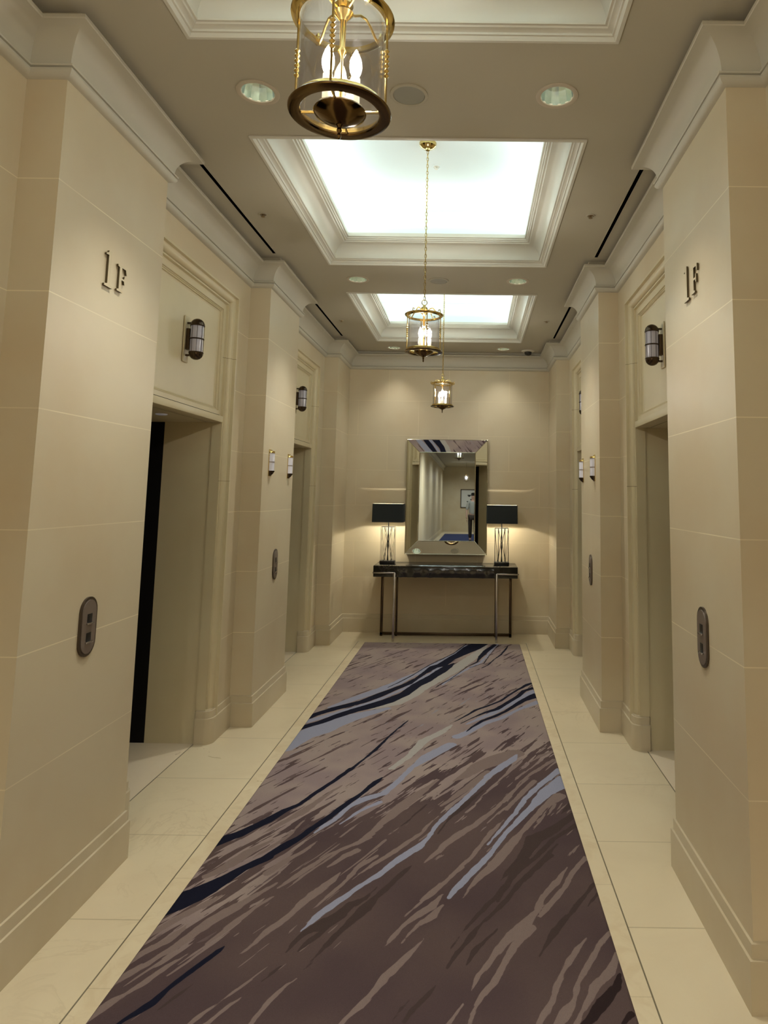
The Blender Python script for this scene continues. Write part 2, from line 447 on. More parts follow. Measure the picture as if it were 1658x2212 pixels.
# plan outlines (walls' faces), walking from the hall end towards the end wall
def side_plan(xf, xr):
    pts = [(xf, YH)]
    for (a, b) in PIL:
        if a > -0.5 and a != PIL[0][0]:
            pts += [(xr, a), (xf, a)]
        if b < YB: pts += [(xf, b), (xr, b)]
        else: pts += [(xf, b)]
    return pts
planL, planR = side_plan(XL, RL), side_plan(XR, RRX)
HW, HT = 0.575, 2.85              # half width and top of the door surround hole
def wall(name, plan, xr, mt):
    mb = MB()
    for (a, b) in zip(plan, plan[1:]):
        if abs(a[0]-xr) < 1e-6 and abs(b[0]-xr) < 1e-6:
            yc = (a[1]+b[1])/2
            for (y0, y1, z0, z1) in ((a[1], yc-HW, 0, ZT), (yc+HW, b[1], 0, ZT), (yc-HW, yc+HW, HT, ZT)):
                mb.quad((xr, y0, z0), (xr, y1, z0), (xr, y1, z1), (xr, y0, z1))
        else:
            mb.quad((*a, 0), (*b, 0), (*b, ZT), (*a, ZT))
    bmesh.ops.remove_doubles(mb.bm, verts=mb.bm.verts, dist=1e-5)
    return struct(mb.build(name, mt, smooth=0, recalc=False))
wall('wall_left', planL, RL, M_wall)
wall('wall_right', planR, RRX, M_wall)
struct(MB().quad((XL-0.2, YB, 0), (XR+0.2, YB, 0), (XR+0.2, YB, ZT), (XL-0.2, YB, ZT)).build('wall_back', M_end, smooth=0))
struct(MB().quad((XL-0.2, YH, 0), (XR+0.2, YH, 0), (XR+0.2, YH, ZT), (XL-0.2, YH, ZT)).build('wall_front', M_plain, smooth=0))
struct(MB().quad((-2.3, YH-0.2, 0), (1.7, YH-0.2, 0), (1.7, YB+0.2, 0), (-2.3, YB+0.2, 0)).build('floor', M_floor, smooth=0))

# ceiling with real holes for coffers, slots, downlights
xs = {-1.70, 1.12, CXL, CXR}; ys = {YH-0.1, YB+0.1, -0.6}
holes = []
for (a, b) in COFF: holes.append((CXL, CXR, a, b, 0)); ys |= {a, b}
slots = []
for i, (ya, yb) in enumerate(((3.19, 4.50), (5.625, 6.935))):
    for (xa, xb) in ((-1.408, -1.386), (0.822, 0.844)):
        slots.append((xa, xb, ya, yb)); holes.append((xa, xb, ya, yb, 0)); xs |= {xa, xb}; ys |= {ya, yb}
DR = 0.066
for (x, y) in DL:
    holes.append((x-0.1, x+0.1, y-0.1, y+0.1, 1)); xs |= {x-0.1, x+0.1}; ys |= {y-0.1, y+0.1}
xs, ys = sorted(xs), sorted(ys)
mb = MB()
for x0, x1 in zip(xs, xs[1:]):
    for y0, y1 in zip(ys, ys[1:]):
        cx, cy = (x0+x1)/2, (y0+y1)/2
        if any(h[0] < cx < h[1] and h[2] < cy < h[3] for h in holes): continue
        mb.quad((x0, y0, ZC), (x0, y1, ZC), (x1, y1, ZC), (x1, y0, ZC))
for (x, y) in DL:
    n = 32; inner_, outer_ = [], []
    for k in range(n):
        a = 2*PI*(k+0.5)/n; c, s_ = math.cos(a), math.sin(a)
        q = 0.1/max(abs(c), abs(s_))
        inner_.append((x+DR*c, y+DR*s_, ZC)); outer_.append((x+q*c, y+q*s_, ZC))
    mb.grid([outer_, inner_], closed_u=True)
    for sx in (-1, 1):
        for sy in (-1, 1):
            cpt = (x+sx*0.1, y+sy*0.1, ZC)
            near = sorted(outer_, key=lambda p: (p[0]-cpt[0])**2+(p[1]-cpt[1])**2)[:2]
            mb.poly([cpt, near[0], near[1]])
struct(mb.build('ceiling', M_paint, smooth=0))
# crown moulding all the way round
crown = [(0, 2.999), (0.010, 3.001), (0.024, 3.008), (0.028, 3.014), (0.031, 3.018), (0.031, 3.026), (0.022, 3.029), (0.022, 3.031), (0.033, 3.033), (0.035, 3.038), (0.031, 3.041), (0.020, 3.043)]
for k in range(1, 11):
    a = PI/2*k/10
    crown.append((0.020 + 0.088*(1-math.cos(a)), 3.043 + 0.106*math.sin(a)))
crown += [(0.116, 3.149), (0.119, 3.152), (0.119, 3.163), (0.116, 3.167), (0.080, 3.168), (0.080, ZC+0.01)]
path = [p for p in planL] + [p for p in reversed(planR)]
mb = MB(); sweep(mb, path, crown, side=-1)
struct(mb.build('trim_1', M_crown, smooth=30))
# base boards, broken at each lift doorway with a rounded plinth corner
bprof = [(0.0, 0.0), (0.018, 0.0), (0.018, 0.147), (0.017, 0.151), (0.010, 0.153), (0.009, 0.157), (0.009, 0.190), (0.008, 0.194), (0.001, 0.196), (0.0, 0.200)]
def arc(cx, cy, r, a0, a1, n=6):
    return [(cx+r*math.cos(a0+(a1-a0)*k/n), cy+r*math.sin(a0+(a1-a0)*k/n)) for k in range(n+1)]
JW = 0.495                        # half width of the lift opening
def base_runs(xf, xr, s):
    """s=-1 left wall, +1 right wall; runs ordered with growing y"""
    runs = []; rr = 0.035; inn = xr + s*0.09
    starts = [(inn, BAYS[0]-JW)]
    # piece round each pilaster between two openings
    for i in range(1, 3):
        (a, b) = PIL[i]; y0, y1 = BAYS[i-1]+JW, BAYS[i]-JW
        if s < 0: c0 = arc(xr-rr, y0+rr, rr, -PI/2, 0); c1 = arc(xr-rr, y1-rr, rr, 0, PI/2)
        else: c0 = arc(xr+rr, y0+rr, rr, -PI/2, -PI); c1 = arc(xr+rr, y1-rr, rr, PI, PI/2)
        runs.append([(inn, y0)] + c0 + [(xr, a), (xf, a), (xf, b), (xr, b)] + c1 + [(inn, y1)])
    y0 = BAYS[2]+JW; a = PIL[3][0]
    c0 = arc(xr-rr, y0+rr, rr, -PI/2, 0) if s < 0 else arc(xr+rr, y0+rr, rr, -PI/2, -PI)
    runs.append([(inn, y0)] + c0 + [(xr, a), (xf, a), (xf, YB)])
    runs.append([(xf, YH), (xf, PIL[0][1]), (xr, PIL[0][1]), (xr, BAYS[0]-JW)])
    return runs
for nm, xf, xr, s in (('baseboard_left', XL, RL, -1), ('baseboard_right', XR, RRX, 1)):
    mb = MB()
    for run in base_runs(xf, xr, s): sweep(mb, run, bprof, side=s)
    struct(mb.build(nm, M_base, smooth=30))
mb = MB(); sweep(mb, [(XL, YB), (XR, YB)], bprof, side=-1)
struct(mb.build('baseboard_back', M_base, smooth=30))

# ------------------------------------------------------------------ ceiling coffers
cprof = [(-0.008, ZC), (-0.008, 3.191), (0.006, 3.189), (0.011, 3.195), (0.014, 3.202), (0.020, 3.203), (0.022, 3.210), (0.032, 3.216), (0.040, 3.217),
         (0.044, 3.222), (0.052, 3.223), (0.054, 3.229), (0.046, 3.232)]
for k in range(1, 11):
    a = math.radians(8+76*k/10)
    cprof.append((0.046 + 0.088*(1-math.cos(a)), 3.232 + 0.086*math.sin(a)))
cprof += [(0.128, 3.326), (0.139, 3.326), (0.141, 3.333), (0.149, 3.335), (0.151, 3.343), (0.160, 3.346), (0.160, 3.372), (0.135, 3.372)]
for i, (ya, yb) in enumerate(COFF):
    rect = [(CXL, ya), (CXR, ya), (CXR, yb), (CXL, yb)]
    mb = MB(); sweep(mb, rect, cprof, closed=True, side=1)
    lip = struct(mb.build('trim_%d' % (i+2), M_coff, smooth=28))
    mb = MB()
    top = [(0.135, 3.372), (-0.088, 3.372), (-0.088, 3.650)]
    sweep(mb, rect, top, closed=True, side=1)
    q = miter(rect, -0.088, True)
    mb.poly([(p.x, p.y, 3.650) for p in q])
    up = mb.build('coffer_box', M_white, lip, smooth=0)

# ------------------------------------------------------------------ lift doorways
def doorway(n, yc, xw, s):
    """s=-1: on the left wall (deeper = -x)"""
    root = bpy.data.objects.new('door_%d' % n, None); C.objects.link(root); root.location = (xw, yc, 0); struct(root)
    root.rotation_euler = (0, 0, 0 if s < 0 else PI)
    # local frame: +x towards the corridor, y along the wall
    mb = MB()
    prof = [(0.0, 0.0), (0.0, 0.013), (0.012, 0.013), (0.014, -0.006), (0.020, -0.009)]
    for k in range(1, 8):
        a = PI/2*k/7
        prof.append((0.020+0.028*math.sin(a), -0.009-0.032*(1-math.cos(a))))
    prof += [(0.050, -0.041), (0.052, -0.034), (0.061, -0.034), (0.063, -0.050), (0.080, -0.050)]
    rows = []
    for (d, h) in prof:
        w = HW-d; rows.append([(h, -w, 0.0), (h, -w, HT-d), (h, w, HT-d), (h, w, 0.0)])
    mb.grid(rows)
    mb.build('door_casing', M_casing, root, smooth=30)
    # panel above the opening, with a sunk field
    mb = MB(); W, T, B = JW, HT-0.080, 2.045
    def ring(i, h): return [(h, -W+i, B+i), (h, W-i, B+i), (h, W-i, T-i), (h, -W+i, T-i)]
    mb.grid([ring(0, -0.050), ring(0.026, -0.050), ring(0.027, -0.058), ring(0.033, -0.056), ring(0.036, -0.062), ring(0.042, -0.060), ring(0.044, -0.070), ring(0.052, -0.074)], closed_u=True)
    mb.poly(ring(0.052, -0.074))
    mb.build('transom_panel', M_case, root, smooth=25)
    mb = MB(); mb.box(-0.12, -0.026, -W-0.0, W+0.0, 1.995, 2.036, 0.003)
    mb.box(-0.12, -0.066, -W, W, 2.036, 2.046)
    mb.build('lintel', M_case, root)
    # jambs
    for sy in (-1, 1):
        mb = MB()
        y = sy*JW
        mb.quad((-0.034, y, 0), (-0.094, y, 0), (-0.094, y, 2.0), (-0.034, y, 2.0))
        mb.quad((-0.094, y, 0), (-0.094, y+sy*0.006, 0), (-0.094, y+sy*0.006, 2.0), (-0.094, y, 2.0))
        mb.quad((-0.094, y+sy*0.006, 0), (-0.404, y+sy*0.006, 0), (-0.404, y+sy*0.006, 2.0), (-0.094, y+sy*0.006, 2.0))
        mb.build('jamb', M_case, root, smooth=0)
        mb = MB(); a, b = sorted((y+sy*0.008, y+sy*0.03)); mb.box(-0.56, -0.404, a, b, 0.0, 2.0)
        mb.build('door_pocket', M_door, root, smooth=0)
        # wide outer edge of the jamb closing the casing back
    mb = MB(); mb.quad((-0.12, -JW-0.01, 1.995), (-0.56, -JW-0.01, 1.995), (-0.56, JW+0.01, 1.995), (-0.12, JW+0.01, 1.995))
    mb.build('soffit', M_case, root, smooth=0)
    mb = MB(); mb.lathe([(0.0, 1.990), (0.025, 1.989), (0.032, 1.992), (0.034, 1.995)], -0.22, 0.05, 0, 20)
    mb.build('soffit_light', M_opal, root)
    for sy in (-1, 1):
        mb = MB(); a, b = sorted((0.0015*sy, sy*(JW+0.006)))
        mb.box(-0.550, -0.528, a, b, 0.004, 1.994)
        mb.build('door_leaf', M_door, root)
    for sy in (-1, 1):
        out = [(-0.094, sy*JW), (-0.035, sy*JW)] + [(-0.035+0.035*math.sin(a), sy*(JW+0.035-0.035*math.cos(a))) for a in (0.4, 0.8, 1.2)] + [(0.0, sy*(JW+0.035)), (0.0, sy*HW), (-0.094, sy*HW)]
        mb = MB(); mb.prism(out, lambda u, v, w: (u, v, w), 0.199)
        mb.build('plinth_block', M_base, root)
    mb = MB(); mb.box(-0.57, -0.520, -JW-0.01, JW+0.01, -0.02, 0.003)
    mb.build('door_sill', M_bronze, root)
    return root
n = 0
for yc in BAYS[1:] + BAYS[:1]:
    for xw, s in ((RL, -1), (RRX, 1)):
        n += 1; doorway(n, yc, xw, s)
# brush strokes woven into the rug: kind, (x, y, half width) along the stroke, metres
STROKES = [
 ('N', [(-1.111,4.801,0.0032),(-1.084,4.908,0.0288),(-0.977,5.041,0.0359),(-0.885,5.132,0.0383),(-0.8,5.216,0.0345),(-0.709,5.367,0.0418),(-0.618,5.526,0.0321),(-0.504,5.721,0.0297),(-0.45,5.875,0.0195),(-0.393,6.065,0.0237),(-0.331,6.254,0.04),(-0.259,6.332,0.0491),(-0.19,6.555,0.0432),(-0.099,6.761,0.0548),(0.007,7.017,0.0882),(0.103,7.254,0.0851)]),
 ('N', [(-1.114,4.588,0.0048),(-1.09,4.669,0.0325),(-1.009,4.754,0.0306),(-0.922,4.888,0.0357),(-0.827,5.01,0.04),(-0.723,5.116,0.0505),(-0.616,5.241,0.0508),(-0.509,5.424,0.0429),(-0.434,5.676,0.0425),(-0.374,5.802,0.0488),(-0.314,5.961,0.0419),(-0.263,6.1,0.049),(-0.203,6.276,0.0391),(-0.154,6.399,0.0095)]),
 ('N', [(-0.66,5.594,0.0039),(-0.578,5.767,0.0067),(-0.493,5.978,0.0064),(-0.465,6.062,0.0052),(-0.373,6.326,0.0061),(-0.269,6.55,0.0068),(-0.165,6.791,0.0066),(-0.046,7.205,0.007)]),
 ('N', [(0.058,6.442,0.0038),(0.096,6.67,0.0226),(0.157,6.917,0.03),(0.25,7.184,0.0224)]),
 ('N', [(-0.007,6.257,0.0044),(0.124,6.415,0.0051),(0.186,6.743,0.0034),(0.289,7.187,0.0046)]),
 ('N', [(-0.285,5.589,0.0029),(-0.232,5.735,0.005),(-0.167,5.864,0.0049),(-0.114,6.025,0.0035),(-0.03,6.285,0.0053),(0.062,6.458,0.0113)]),
 ('N', [(0.099,6.239,0.0042),(0.161,6.356,0.0079),(0.221,6.562,0.0051),(0.292,6.749,0.01),(0.354,7.001,0.0099),(0.388,7.173,0.0026)]),
 ('B', [(-1.106,4.759,0.028),(-1.03,4.848,0.0284),(-0.936,4.959,0.0217),(-0.838,5.076,0.0222),(-0.735,5.199,0.0209),(-0.632,5.37,0.0192),(-0.524,5.577,0.018),(-0.442,5.774,0.0222),(-0.383,5.931,0.0234),(-0.32,6.069,0.0253),(-0.291,6.212,0.0243),(-0.265,6.302,0.0143)]),
 ('B', [(-1.019,5.068,0.0139),(-0.924,5.21,0.0357),(-0.824,5.361,0.0441),(-0.717,5.522,0.0435),(-0.607,5.716,0.0463),(-0.493,5.978,0.0352),(-0.461,6.007,0.0317),(-0.369,6.267,0.0321),(-0.266,6.487,0.0295),(-0.155,6.723,0.0317),(-0.028,7.128,0.0352)]),
 ('B', [(-1.115,4.276,0.0501),(-1.06,4.506,0.0765),(-0.978,4.617,0.0878),(-0.895,4.751,0.0725),(-0.803,4.875,0.0627),(-0.701,4.97,0.0458),(-0.594,5.068,0.0234)]),
 ('W', [(-0.712,5.044,0.0153),(-0.549,5.207,0.0557),(-0.442,5.401,0.0437),(-0.384,5.561,0.0374),(-0.333,5.705,0.0475),(-0.242,5.965,0.0655),(-0.141,6.192,0.0619),(-0.031,6.5,0.0579),(0.082,6.841,0.0473),(0.153,7.14,0.0248)]),
 ('B', [(-0.23,5.686,0.0085),(-0.155,5.917,0.0154),(-0.029,6.198,0.0125),(0.093,6.444,0.0161),(0.152,6.673,0.0135),(0.218,6.993,0.0142),(0.277,7.225,0.0125)]),
 ('N', [(-0.136,4.758,0.0023),(-0.076,4.845,0.0059),(-0.019,4.945,0.0082),(0.041,5.058,0.0128),(0.134,5.159,0.0116),(0.232,5.284,0.0117),(0.303,5.436,0.0103),(0.377,5.575,0.0117),(0.471,5.733,0.0191),(0.532,5.798,0.0182)]),
 ('N', [(-0.063,4.761,0.0022),(0.011,4.875,0.0055),(0.1,4.995,0.0139),(0.193,5.084,0.0216),(0.26,5.204,0.0173),(0.366,5.396,0.0191),(0.429,5.554,0.0207),(0.525,5.652,0.0235)]),
 ('N', [(-0.021,4.609,0.0035),(0.011,4.69,0.0084),(0.086,4.826,0.0149),(0.182,4.935,0.0169),(0.251,5.03,0.0143),(0.339,5.188,0.0203),(0.411,5.313,0.0256),(0.526,5.447,0.0497)]),
 ('B', [(-0.017,4.754,0.0097),(0.069,4.877,0.0208),(0.16,4.989,0.0256),(0.29,5.186,0.0237),(0.396,5.376,0.0294),(0.516,5.558,0.0325)]),
 ('B', [(-0.08,4.515,0.0339),(-0.016,4.594,0.0263),(0.097,4.776,0.0256),(0.215,4.884,0.0214),(0.344,5.072,0.0158),(0.516,5.277,0.0292)]),
 ('W', [(-0.437,4.0,0.0181),(-0.359,4.174,0.021),(-0.289,4.434,0.0325),(-0.18,4.603,0.0249),(-0.119,4.733,0.0075)]),
 ('N', [(-0.417,4.831,0.0021),(-0.441,4.753,0.0077),(-0.483,4.622,0.0057),(-0.527,4.453,0.0083),(-0.567,4.284,0.0119),(-0.607,4.152,0.0077),(-0.637,4.064,0.0077),(-0.668,3.969,0.0137),(-0.666,3.989,0.0151),(-0.727,3.824,0.0143),(-0.794,3.672,0.0139),(-0.842,3.545,0.0113),(-0.9,3.472,0.0197),(-0.95,3.37,0.026),(-0.998,3.304,0.0233),(-1.038,3.242,0.0284),(-1.084,3.201,0.0308),(-1.12,3.152,0.0266)]),
 ('N', [(-0.473,3.88,0.0046),(-0.502,3.814,0.0178),(-0.552,3.68,0.0124),(-0.594,3.59,0.0161),(-0.633,3.504,0.018),(-0.669,3.411,0.0179),(-0.723,3.302,0.0179),(-0.759,3.22,0.0183),(-0.807,3.142,0.0252),(-0.856,3.058,0.0187),(-0.904,2.988,0.0081),(-0.851,3.051,0.0236),(-0.926,2.964,0.0211),(-0.972,2.883,0.0321),(-1.013,2.823,0.0429),(-1.05,2.774,0.0513),(-1.084,2.742,0.0581),(-1.129,2.688,0.0492)]),
 ('N', [(-0.827,2.487,0.0022),(-0.841,2.459,0.0111),(-0.875,2.398,0.0107),(-0.903,2.341,0.0101),(-0.932,2.282,0.0093),(-0.951,2.226,0.0132),(-0.975,2.191,0.0127),(-1.002,2.158,0.008),(-1.034,2.099,0.0075)]),
 ('B', [(0.282,4.228,0.0079),(0.255,4.151,0.0234),(0.192,4.057,0.0268),(0.116,3.933,0.0185),(0.066,3.818,0.0183),(0.012,3.694,0.0124),(-0.05,3.564,0.0155),(-0.109,3.444,0.0144),(-0.152,3.344,0.0114),(-0.18,3.239,0.0087),(-0.219,3.151,0.0183),(-0.282,3.067,0.0197),(-0.34,2.979,0.0145),(-0.318,3.007,0.0138),(-0.363,2.931,0.0137),(-0.42,2.859,0.0134),(-0.471,2.776,0.0151),(-0.52,2.705,0.0147),(-0.556,2.645,0.017),(-0.573,2.6,0.0059),(-0.589,2.568,0.0021)]),
 ('B', [(0.535,3.881,0.0589),(0.407,3.722,0.0381),(0.313,3.549,0.019),(0.235,3.404,0.0156),(0.175,3.295,0.0131),(0.101,3.118,0.012),(0.04,2.998,0.0154),(-0.036,2.861,0.0167),(-0.073,2.785,0.0095)]),
 ('B', [(0.511,4.015,0.0222),(0.383,3.813,0.0168),(0.289,3.645,0.0152),(0.227,3.48,0.0107),(0.166,3.353,0.0093),(0.086,3.181,0.0043)]),
 ('B', [(-0.114,4.375,0.0362),(-0.249,4.17,0.0378),(-0.324,4.021,0.0157),(-0.392,3.802,0.0171),(-0.443,3.679,0.0205),(-0.54,3.604,0.0251),(-0.597,3.517,0.0138),(-0.638,3.39,0.0155),(-0.676,3.324,0.0136),(-0.703,3.262,0.0046)]),
 ('B', [(-0.447,3.582,0.0139),(-0.531,3.484,0.01),(-0.603,3.348,0.0041)]),
 ('L', [(-0.518,2.955,0.0016),(-0.538,2.895,0.0142),(-0.586,2.81,0.02),(-0.624,2.737,0.0176),(-0.648,2.669,0.0107),(-0.68,2.61,0.0165),(-0.705,2.571,0.0137),(-0.728,2.505,0.0091),(-0.763,2.448,0.002)]),
 ('L', [(-0.393,3.074,0.0097),(-0.448,3.003,0.0128),(-0.484,2.896,0.0085),(-0.528,2.804,0.0088),(-0.565,2.718,0.0043),(-0.576,2.697,0.0014)]),
 ('L', [(-0.441,3.232,0.0091),(-0.599,3.078,0.0108),(-0.667,2.964,0.0148),(-0.714,2.882,0.0112),(-0.743,2.828,0.0027)]),
 ('L', [(-0.486,3.117,0.0179),(-0.526,3.071,0.016),(-0.561,3.009,0.0092),(-0.584,2.983,0.0027)]),
 ('L', [(-0.023,2.998,0.0095),(-0.067,2.931,0.0103),(-0.109,2.844,0.0063),(-0.169,2.762,0.0066),(-0.235,2.659,0.0016)]),
 ('L', [(-0.096,2.807,0.0025),(-0.133,2.728,0.0184),(-0.183,2.673,0.0138),(-0.226,2.614,0.0094),(-0.259,2.546,0.0095),(-0.286,2.487,0.0023)]),
 ('L', [(-0.095,2.736,0.005),(-0.129,2.668,0.0162),(-0.178,2.615,0.0084),(-0.202,2.571,0.0061),(-0.224,2.515,0.0011)]),
 ('L', [(-0.151,2.543,0.0022),(-0.179,2.484,0.0092),(-0.218,2.418,0.015),(-0.261,2.355,0.0161),(-0.29,2.281,0.0089),(-0.319,2.226,0.0133),(-0.357,2.173,0.0084),(-0.379,2.123,0.0072)]),
 ('L', [(-0.542,2.339,0.0016),(-0.565,2.309,0.0055),(-0.604,2.238,0.0099),(-0.621,2.175,0.0083),(-0.639,2.12,0.0069)]),
 ('L', [(-0.743,2.774,0.0048),(-0.791,2.703,0.0087),(-0.832,2.623,0.0133),(-0.87,2.547,0.0102),(-0.899,2.488,0.002)]),
 ('L', [(-0.76,2.863,0.0067),(-0.816,2.78,0.013),(-0.862,2.709,0.0225),(-0.923,2.627,0.0238),(-0.959,2.551,0.0209),(-0.992,2.48,0.0162),(-1.041,2.406,0.0112),(-1.1,2.326,0.0157),(-1.137,2.252,0.0095)]),
 ('L', [(-0.935,2.444,0.0027),(-0.973,2.391,0.0077),(-1.015,2.312,0.0124),(-1.049,2.264,0.0076),(-1.081,2.218,0.0166),(-1.128,2.133,0.0199)]),
 ('L', [(-0.943,2.777,0.0035),(-0.982,2.721,0.0173),(-1.043,2.646,0.0164),(-1.093,2.562,0.0121),(-1.129,2.502,0.0089)]),
 ('L', [(-0.998,2.605,0.0025),(-1.03,2.517,0.0169),(-1.084,2.453,0.0143),(-1.123,2.37,0.0076)]),
 ('L', [(-0.713,2.292,0.0017),(-0.751,2.23,0.0042),(-0.798,2.162,0.008),(-0.816,2.121,0.0071)]),
 ('L', [(-0.689,2.256,0.0017),(-0.724,2.206,0.0061),(-0.752,2.156,0.0079),(-0.779,2.117,0.0079)]),
 ('L', [(0.417,3.009,0.0017),(0.352,2.892,0.0156),(0.293,2.8,0.0126),(0.26,2.706,0.0124),(0.193,2.605,0.0255),(0.137,2.537,0.0169),(0.083,2.443,0.0125),(0.041,2.367,0.0089),(0.017,2.296,0.0017)]),
 ('L', [(0.228,2.606,0.0202),(0.161,2.506,0.0149),(0.123,2.414,0.0109),(0.088,2.33,0.0121),(0.048,2.276,0.0104),(0.021,2.202,0.007),(0.003,2.132,0.0034)]),
 ('L', [(0.508,3.088,0.0119),(0.439,2.982,0.0114),(0.376,2.85,0.0115),(0.327,2.769,0.013),(0.271,2.677,0.0096)]),
 ('L', [(0.421,2.557,0.0022),(0.379,2.498,0.0115),(0.314,2.39,0.0097),(0.28,2.307,0.007),(0.266,2.256,0.0115),(0.23,2.196,0.0108),(0.202,2.136,0.0067)]),
 ('L', [(0.514,2.599,0.0081),(0.442,2.493,0.0103),(0.404,2.42,0.0098),(0.354,2.335,0.0071),(0.336,2.267,0.0081),(0.297,2.207,0.0187),(0.259,2.137,0.0124)]),
 ('L', [(0.522,2.495,0.0077),(0.472,2.393,0.0163),(0.406,2.32,0.0148),(0.366,2.243,0.0098),(0.32,2.161,0.0074)]),
 ('L', [(-0.009,2.24,0.0018),(-0.03,2.201,0.0048),(-0.061,2.145,0.0046)]),
 ('L', [(0.214,3.686,0.0061),(0.111,3.489,0.0122),(0.031,3.361,0.0171),(-0.044,3.266,0.0208),(-0.098,3.186,0.0174),(-0.134,3.112,0.013),(-0.182,3.026,0.0032)]),
 ('L', [(0.169,3.415,0.0053),(0.106,3.293,0.0141),(0.052,3.169,0.0101),(0.014,3.075,0.0089),(-0.038,2.987,0.0071),(-0.087,2.895,0.0098),(-0.143,2.816,0.01),(-0.178,2.759,0.0069)]),
 ('L', [(-0.166,3.858,0.0062),(-0.25,3.7,0.0236),(-0.331,3.542,0.0349),(-0.403,3.373,0.0184),(-0.446,3.265,0.0159),(-0.49,3.186,0.0068)]),
 ('L', [(0.276,4.248,0.0567),(0.159,4.147,0.0663),(0.047,4.034,0.0482),(-0.023,3.912,0.0287),(-0.084,3.844,0.0055)]),
 ('L', [(0.103,3.966,0.0234),(-0.021,3.738,0.0226),(-0.084,3.633,0.0156),(-0.138,3.548,0.0058)]),
 ('L', [(-0.167,3.404,0.0025),(-0.217,3.272,0.0089),(-0.291,3.16,0.0134),(-0.338,3.086,0.0135),(-0.405,2.996,0.0099),(-0.447,2.93,0.003)]),
 ('L', [(0.508,4.296,0.0096),(0.424,4.214,0.0139),(0.355,4.117,0.0028)]),
 ('L', [(0.499,4.16,0.014),(0.364,3.976,0.013),(0.285,3.857,0.0068),(0.238,3.746,0.0015)]),
 ('L', [(0.354,3.859,0.015),(0.274,3.702,0.0139),(0.186,3.518,0.0077)]),
 ('L', [(0.468,3.679,0.0347),(0.376,3.551,0.0167),(0.245,3.297,0.0135),(0.168,3.141,0.0251),(0.098,3.0,0.0223),(0.039,2.916,0.0124),(-0.02,2.779,0.0025)]),
 ('L', [(-0.674,3.77,0.0041),(-0.742,3.623,0.0151),(-0.802,3.475,0.0228),(-0.869,3.361,0.016),(-0.938,3.245,0.0039)]),
 ('L', [(-0.873,3.197,0.004),(-0.941,3.101,0.0214),(-0.982,3.011,0.0259),(-1.023,2.935,0.0211),(-1.056,2.902,0.0155)]),
 ('L', [(-0.775,3.408,0.0024),(-0.809,3.238,0.0082),(-0.856,3.14,0.0103),(-0.914,3.048,0.007)]),
 ('L', [(-0.662,3.213,0.003),(-0.711,3.107,0.0096),(-0.766,3.026,0.0162),(-0.817,2.932,0.0181)]),
 ('D', [(-0.23,3.018,0.0018),(-0.269,2.942,0.0133),(-0.309,2.862,0.0128),(-0.351,2.779,0.014),(-0.382,2.709,0.0253),(-0.422,2.628,0.0155),(-0.46,2.553,0.0124),(-0.49,2.477,0.0064),(-0.518,2.406,0.004),(-0.535,2.369,0.001)]),
 ('D', [(-0.356,2.845,0.0017),(-0.392,2.771,0.0101),(-0.44,2.728,0.0204),(-0.47,2.666,0.0253),(-0.512,2.614,0.03),(-0.57,2.569,0.0151),(-0.595,2.515,0.0085),(-0.611,2.455,0.0012)]),
 ('D', [(-0.483,2.627,0.0061),(-0.525,2.546,0.0125),(-0.554,2.504,0.0103),(-0.571,2.467,0.0027)]),
 ('D', [(-0.593,2.409,0.0013),(-0.615,2.383,0.0061),(-0.651,2.321,0.0011)]),
 ('D', [(-0.091,2.328,0.0013),(-0.122,2.271,0.0078),(-0.162,2.207,0.01),(-0.181,2.168,0.0068)]),
 ('D', [(-0.17,2.256,0.0014),(-0.196,2.215,0.0065),(-0.218,2.171,0.0035)]),
 ('D', [(0.362,3.104,0.0098),(0.271,2.978,0.0111),(0.181,2.837,0.0112),(0.113,2.71,0.0092),(0.052,2.629,0.0074),(0.017,2.561,0.011),(-0.033,2.471,0.0083),(-0.062,2.396,0.0045)]),
 ('D', [(0.241,3.062,0.021),(0.187,2.949,0.0101),(0.122,2.811,0.0107),(0.053,2.701,0.0093),(-0.001,2.607,0.0064),(-0.055,2.492,0.0014)]),
 ('D', [(0.228,3.023,0.0205),(0.168,2.957,0.008),(0.13,2.903,0.0019)]),
 ('D', [(0.109,2.6,0.0011),(0.064,2.536,0.0071),(0.025,2.478,0.0115),(-0.003,2.409,0.0011)]),
 ('D', [(0.51,2.896,0.0066),(0.431,2.772,0.0096),(0.371,2.68,0.0094),(0.315,2.594,0.014),(0.272,2.515,0.006),(0.243,2.458,0.0009)]),
 ('D', [(0.512,2.829,0.0078),(0.466,2.757,0.0028),(0.439,2.707,0.001)]),
 ('D', [(0.515,3.476,0.0198),(0.393,3.324,0.0272),(0.297,3.231,0.0393),(0.247,3.102,0.0248),(0.17,2.974,0.0127),(0.13,2.9,0.0019)]),
 ('D', [(0.512,3.376,0.0136),(0.382,3.233,0.0113),(0.283,3.073,0.0121),(0.195,2.956,0.0097),(0.115,2.766,0.007)]),
 ('D', [(0.401,3.201,0.0044),(0.307,3.044,0.0108),(0.205,2.885,0.0095),(0.149,2.767,0.0077)]),
 ('D', [(0.529,3.61,0.0162),(0.455,3.487,0.0052)]),
 ('D', [(-0.181,3.644,0.0018),(-0.235,3.505,0.0061),(-0.296,3.376,0.0049),(-0.352,3.274,0.002)]),
 ('D', [(0.078,3.741,0.0028),(0.012,3.622,0.0137),(-0.049,3.511,0.0185),(-0.095,3.407,0.0048),(-0.147,3.251,0.0012)]),
 ('D', [(0.073,4.341,0.0027),(0.011,4.218,0.0075),(-0.041,4.149,0.0034)]),
 ('D', [(-0.068,4.057,0.0023),(-0.111,3.959,0.0037)]),
 ('D', [(-0.859,2.31,0.0014),(-0.892,2.252,0.0066),(-0.923,2.197,0.0043)]),
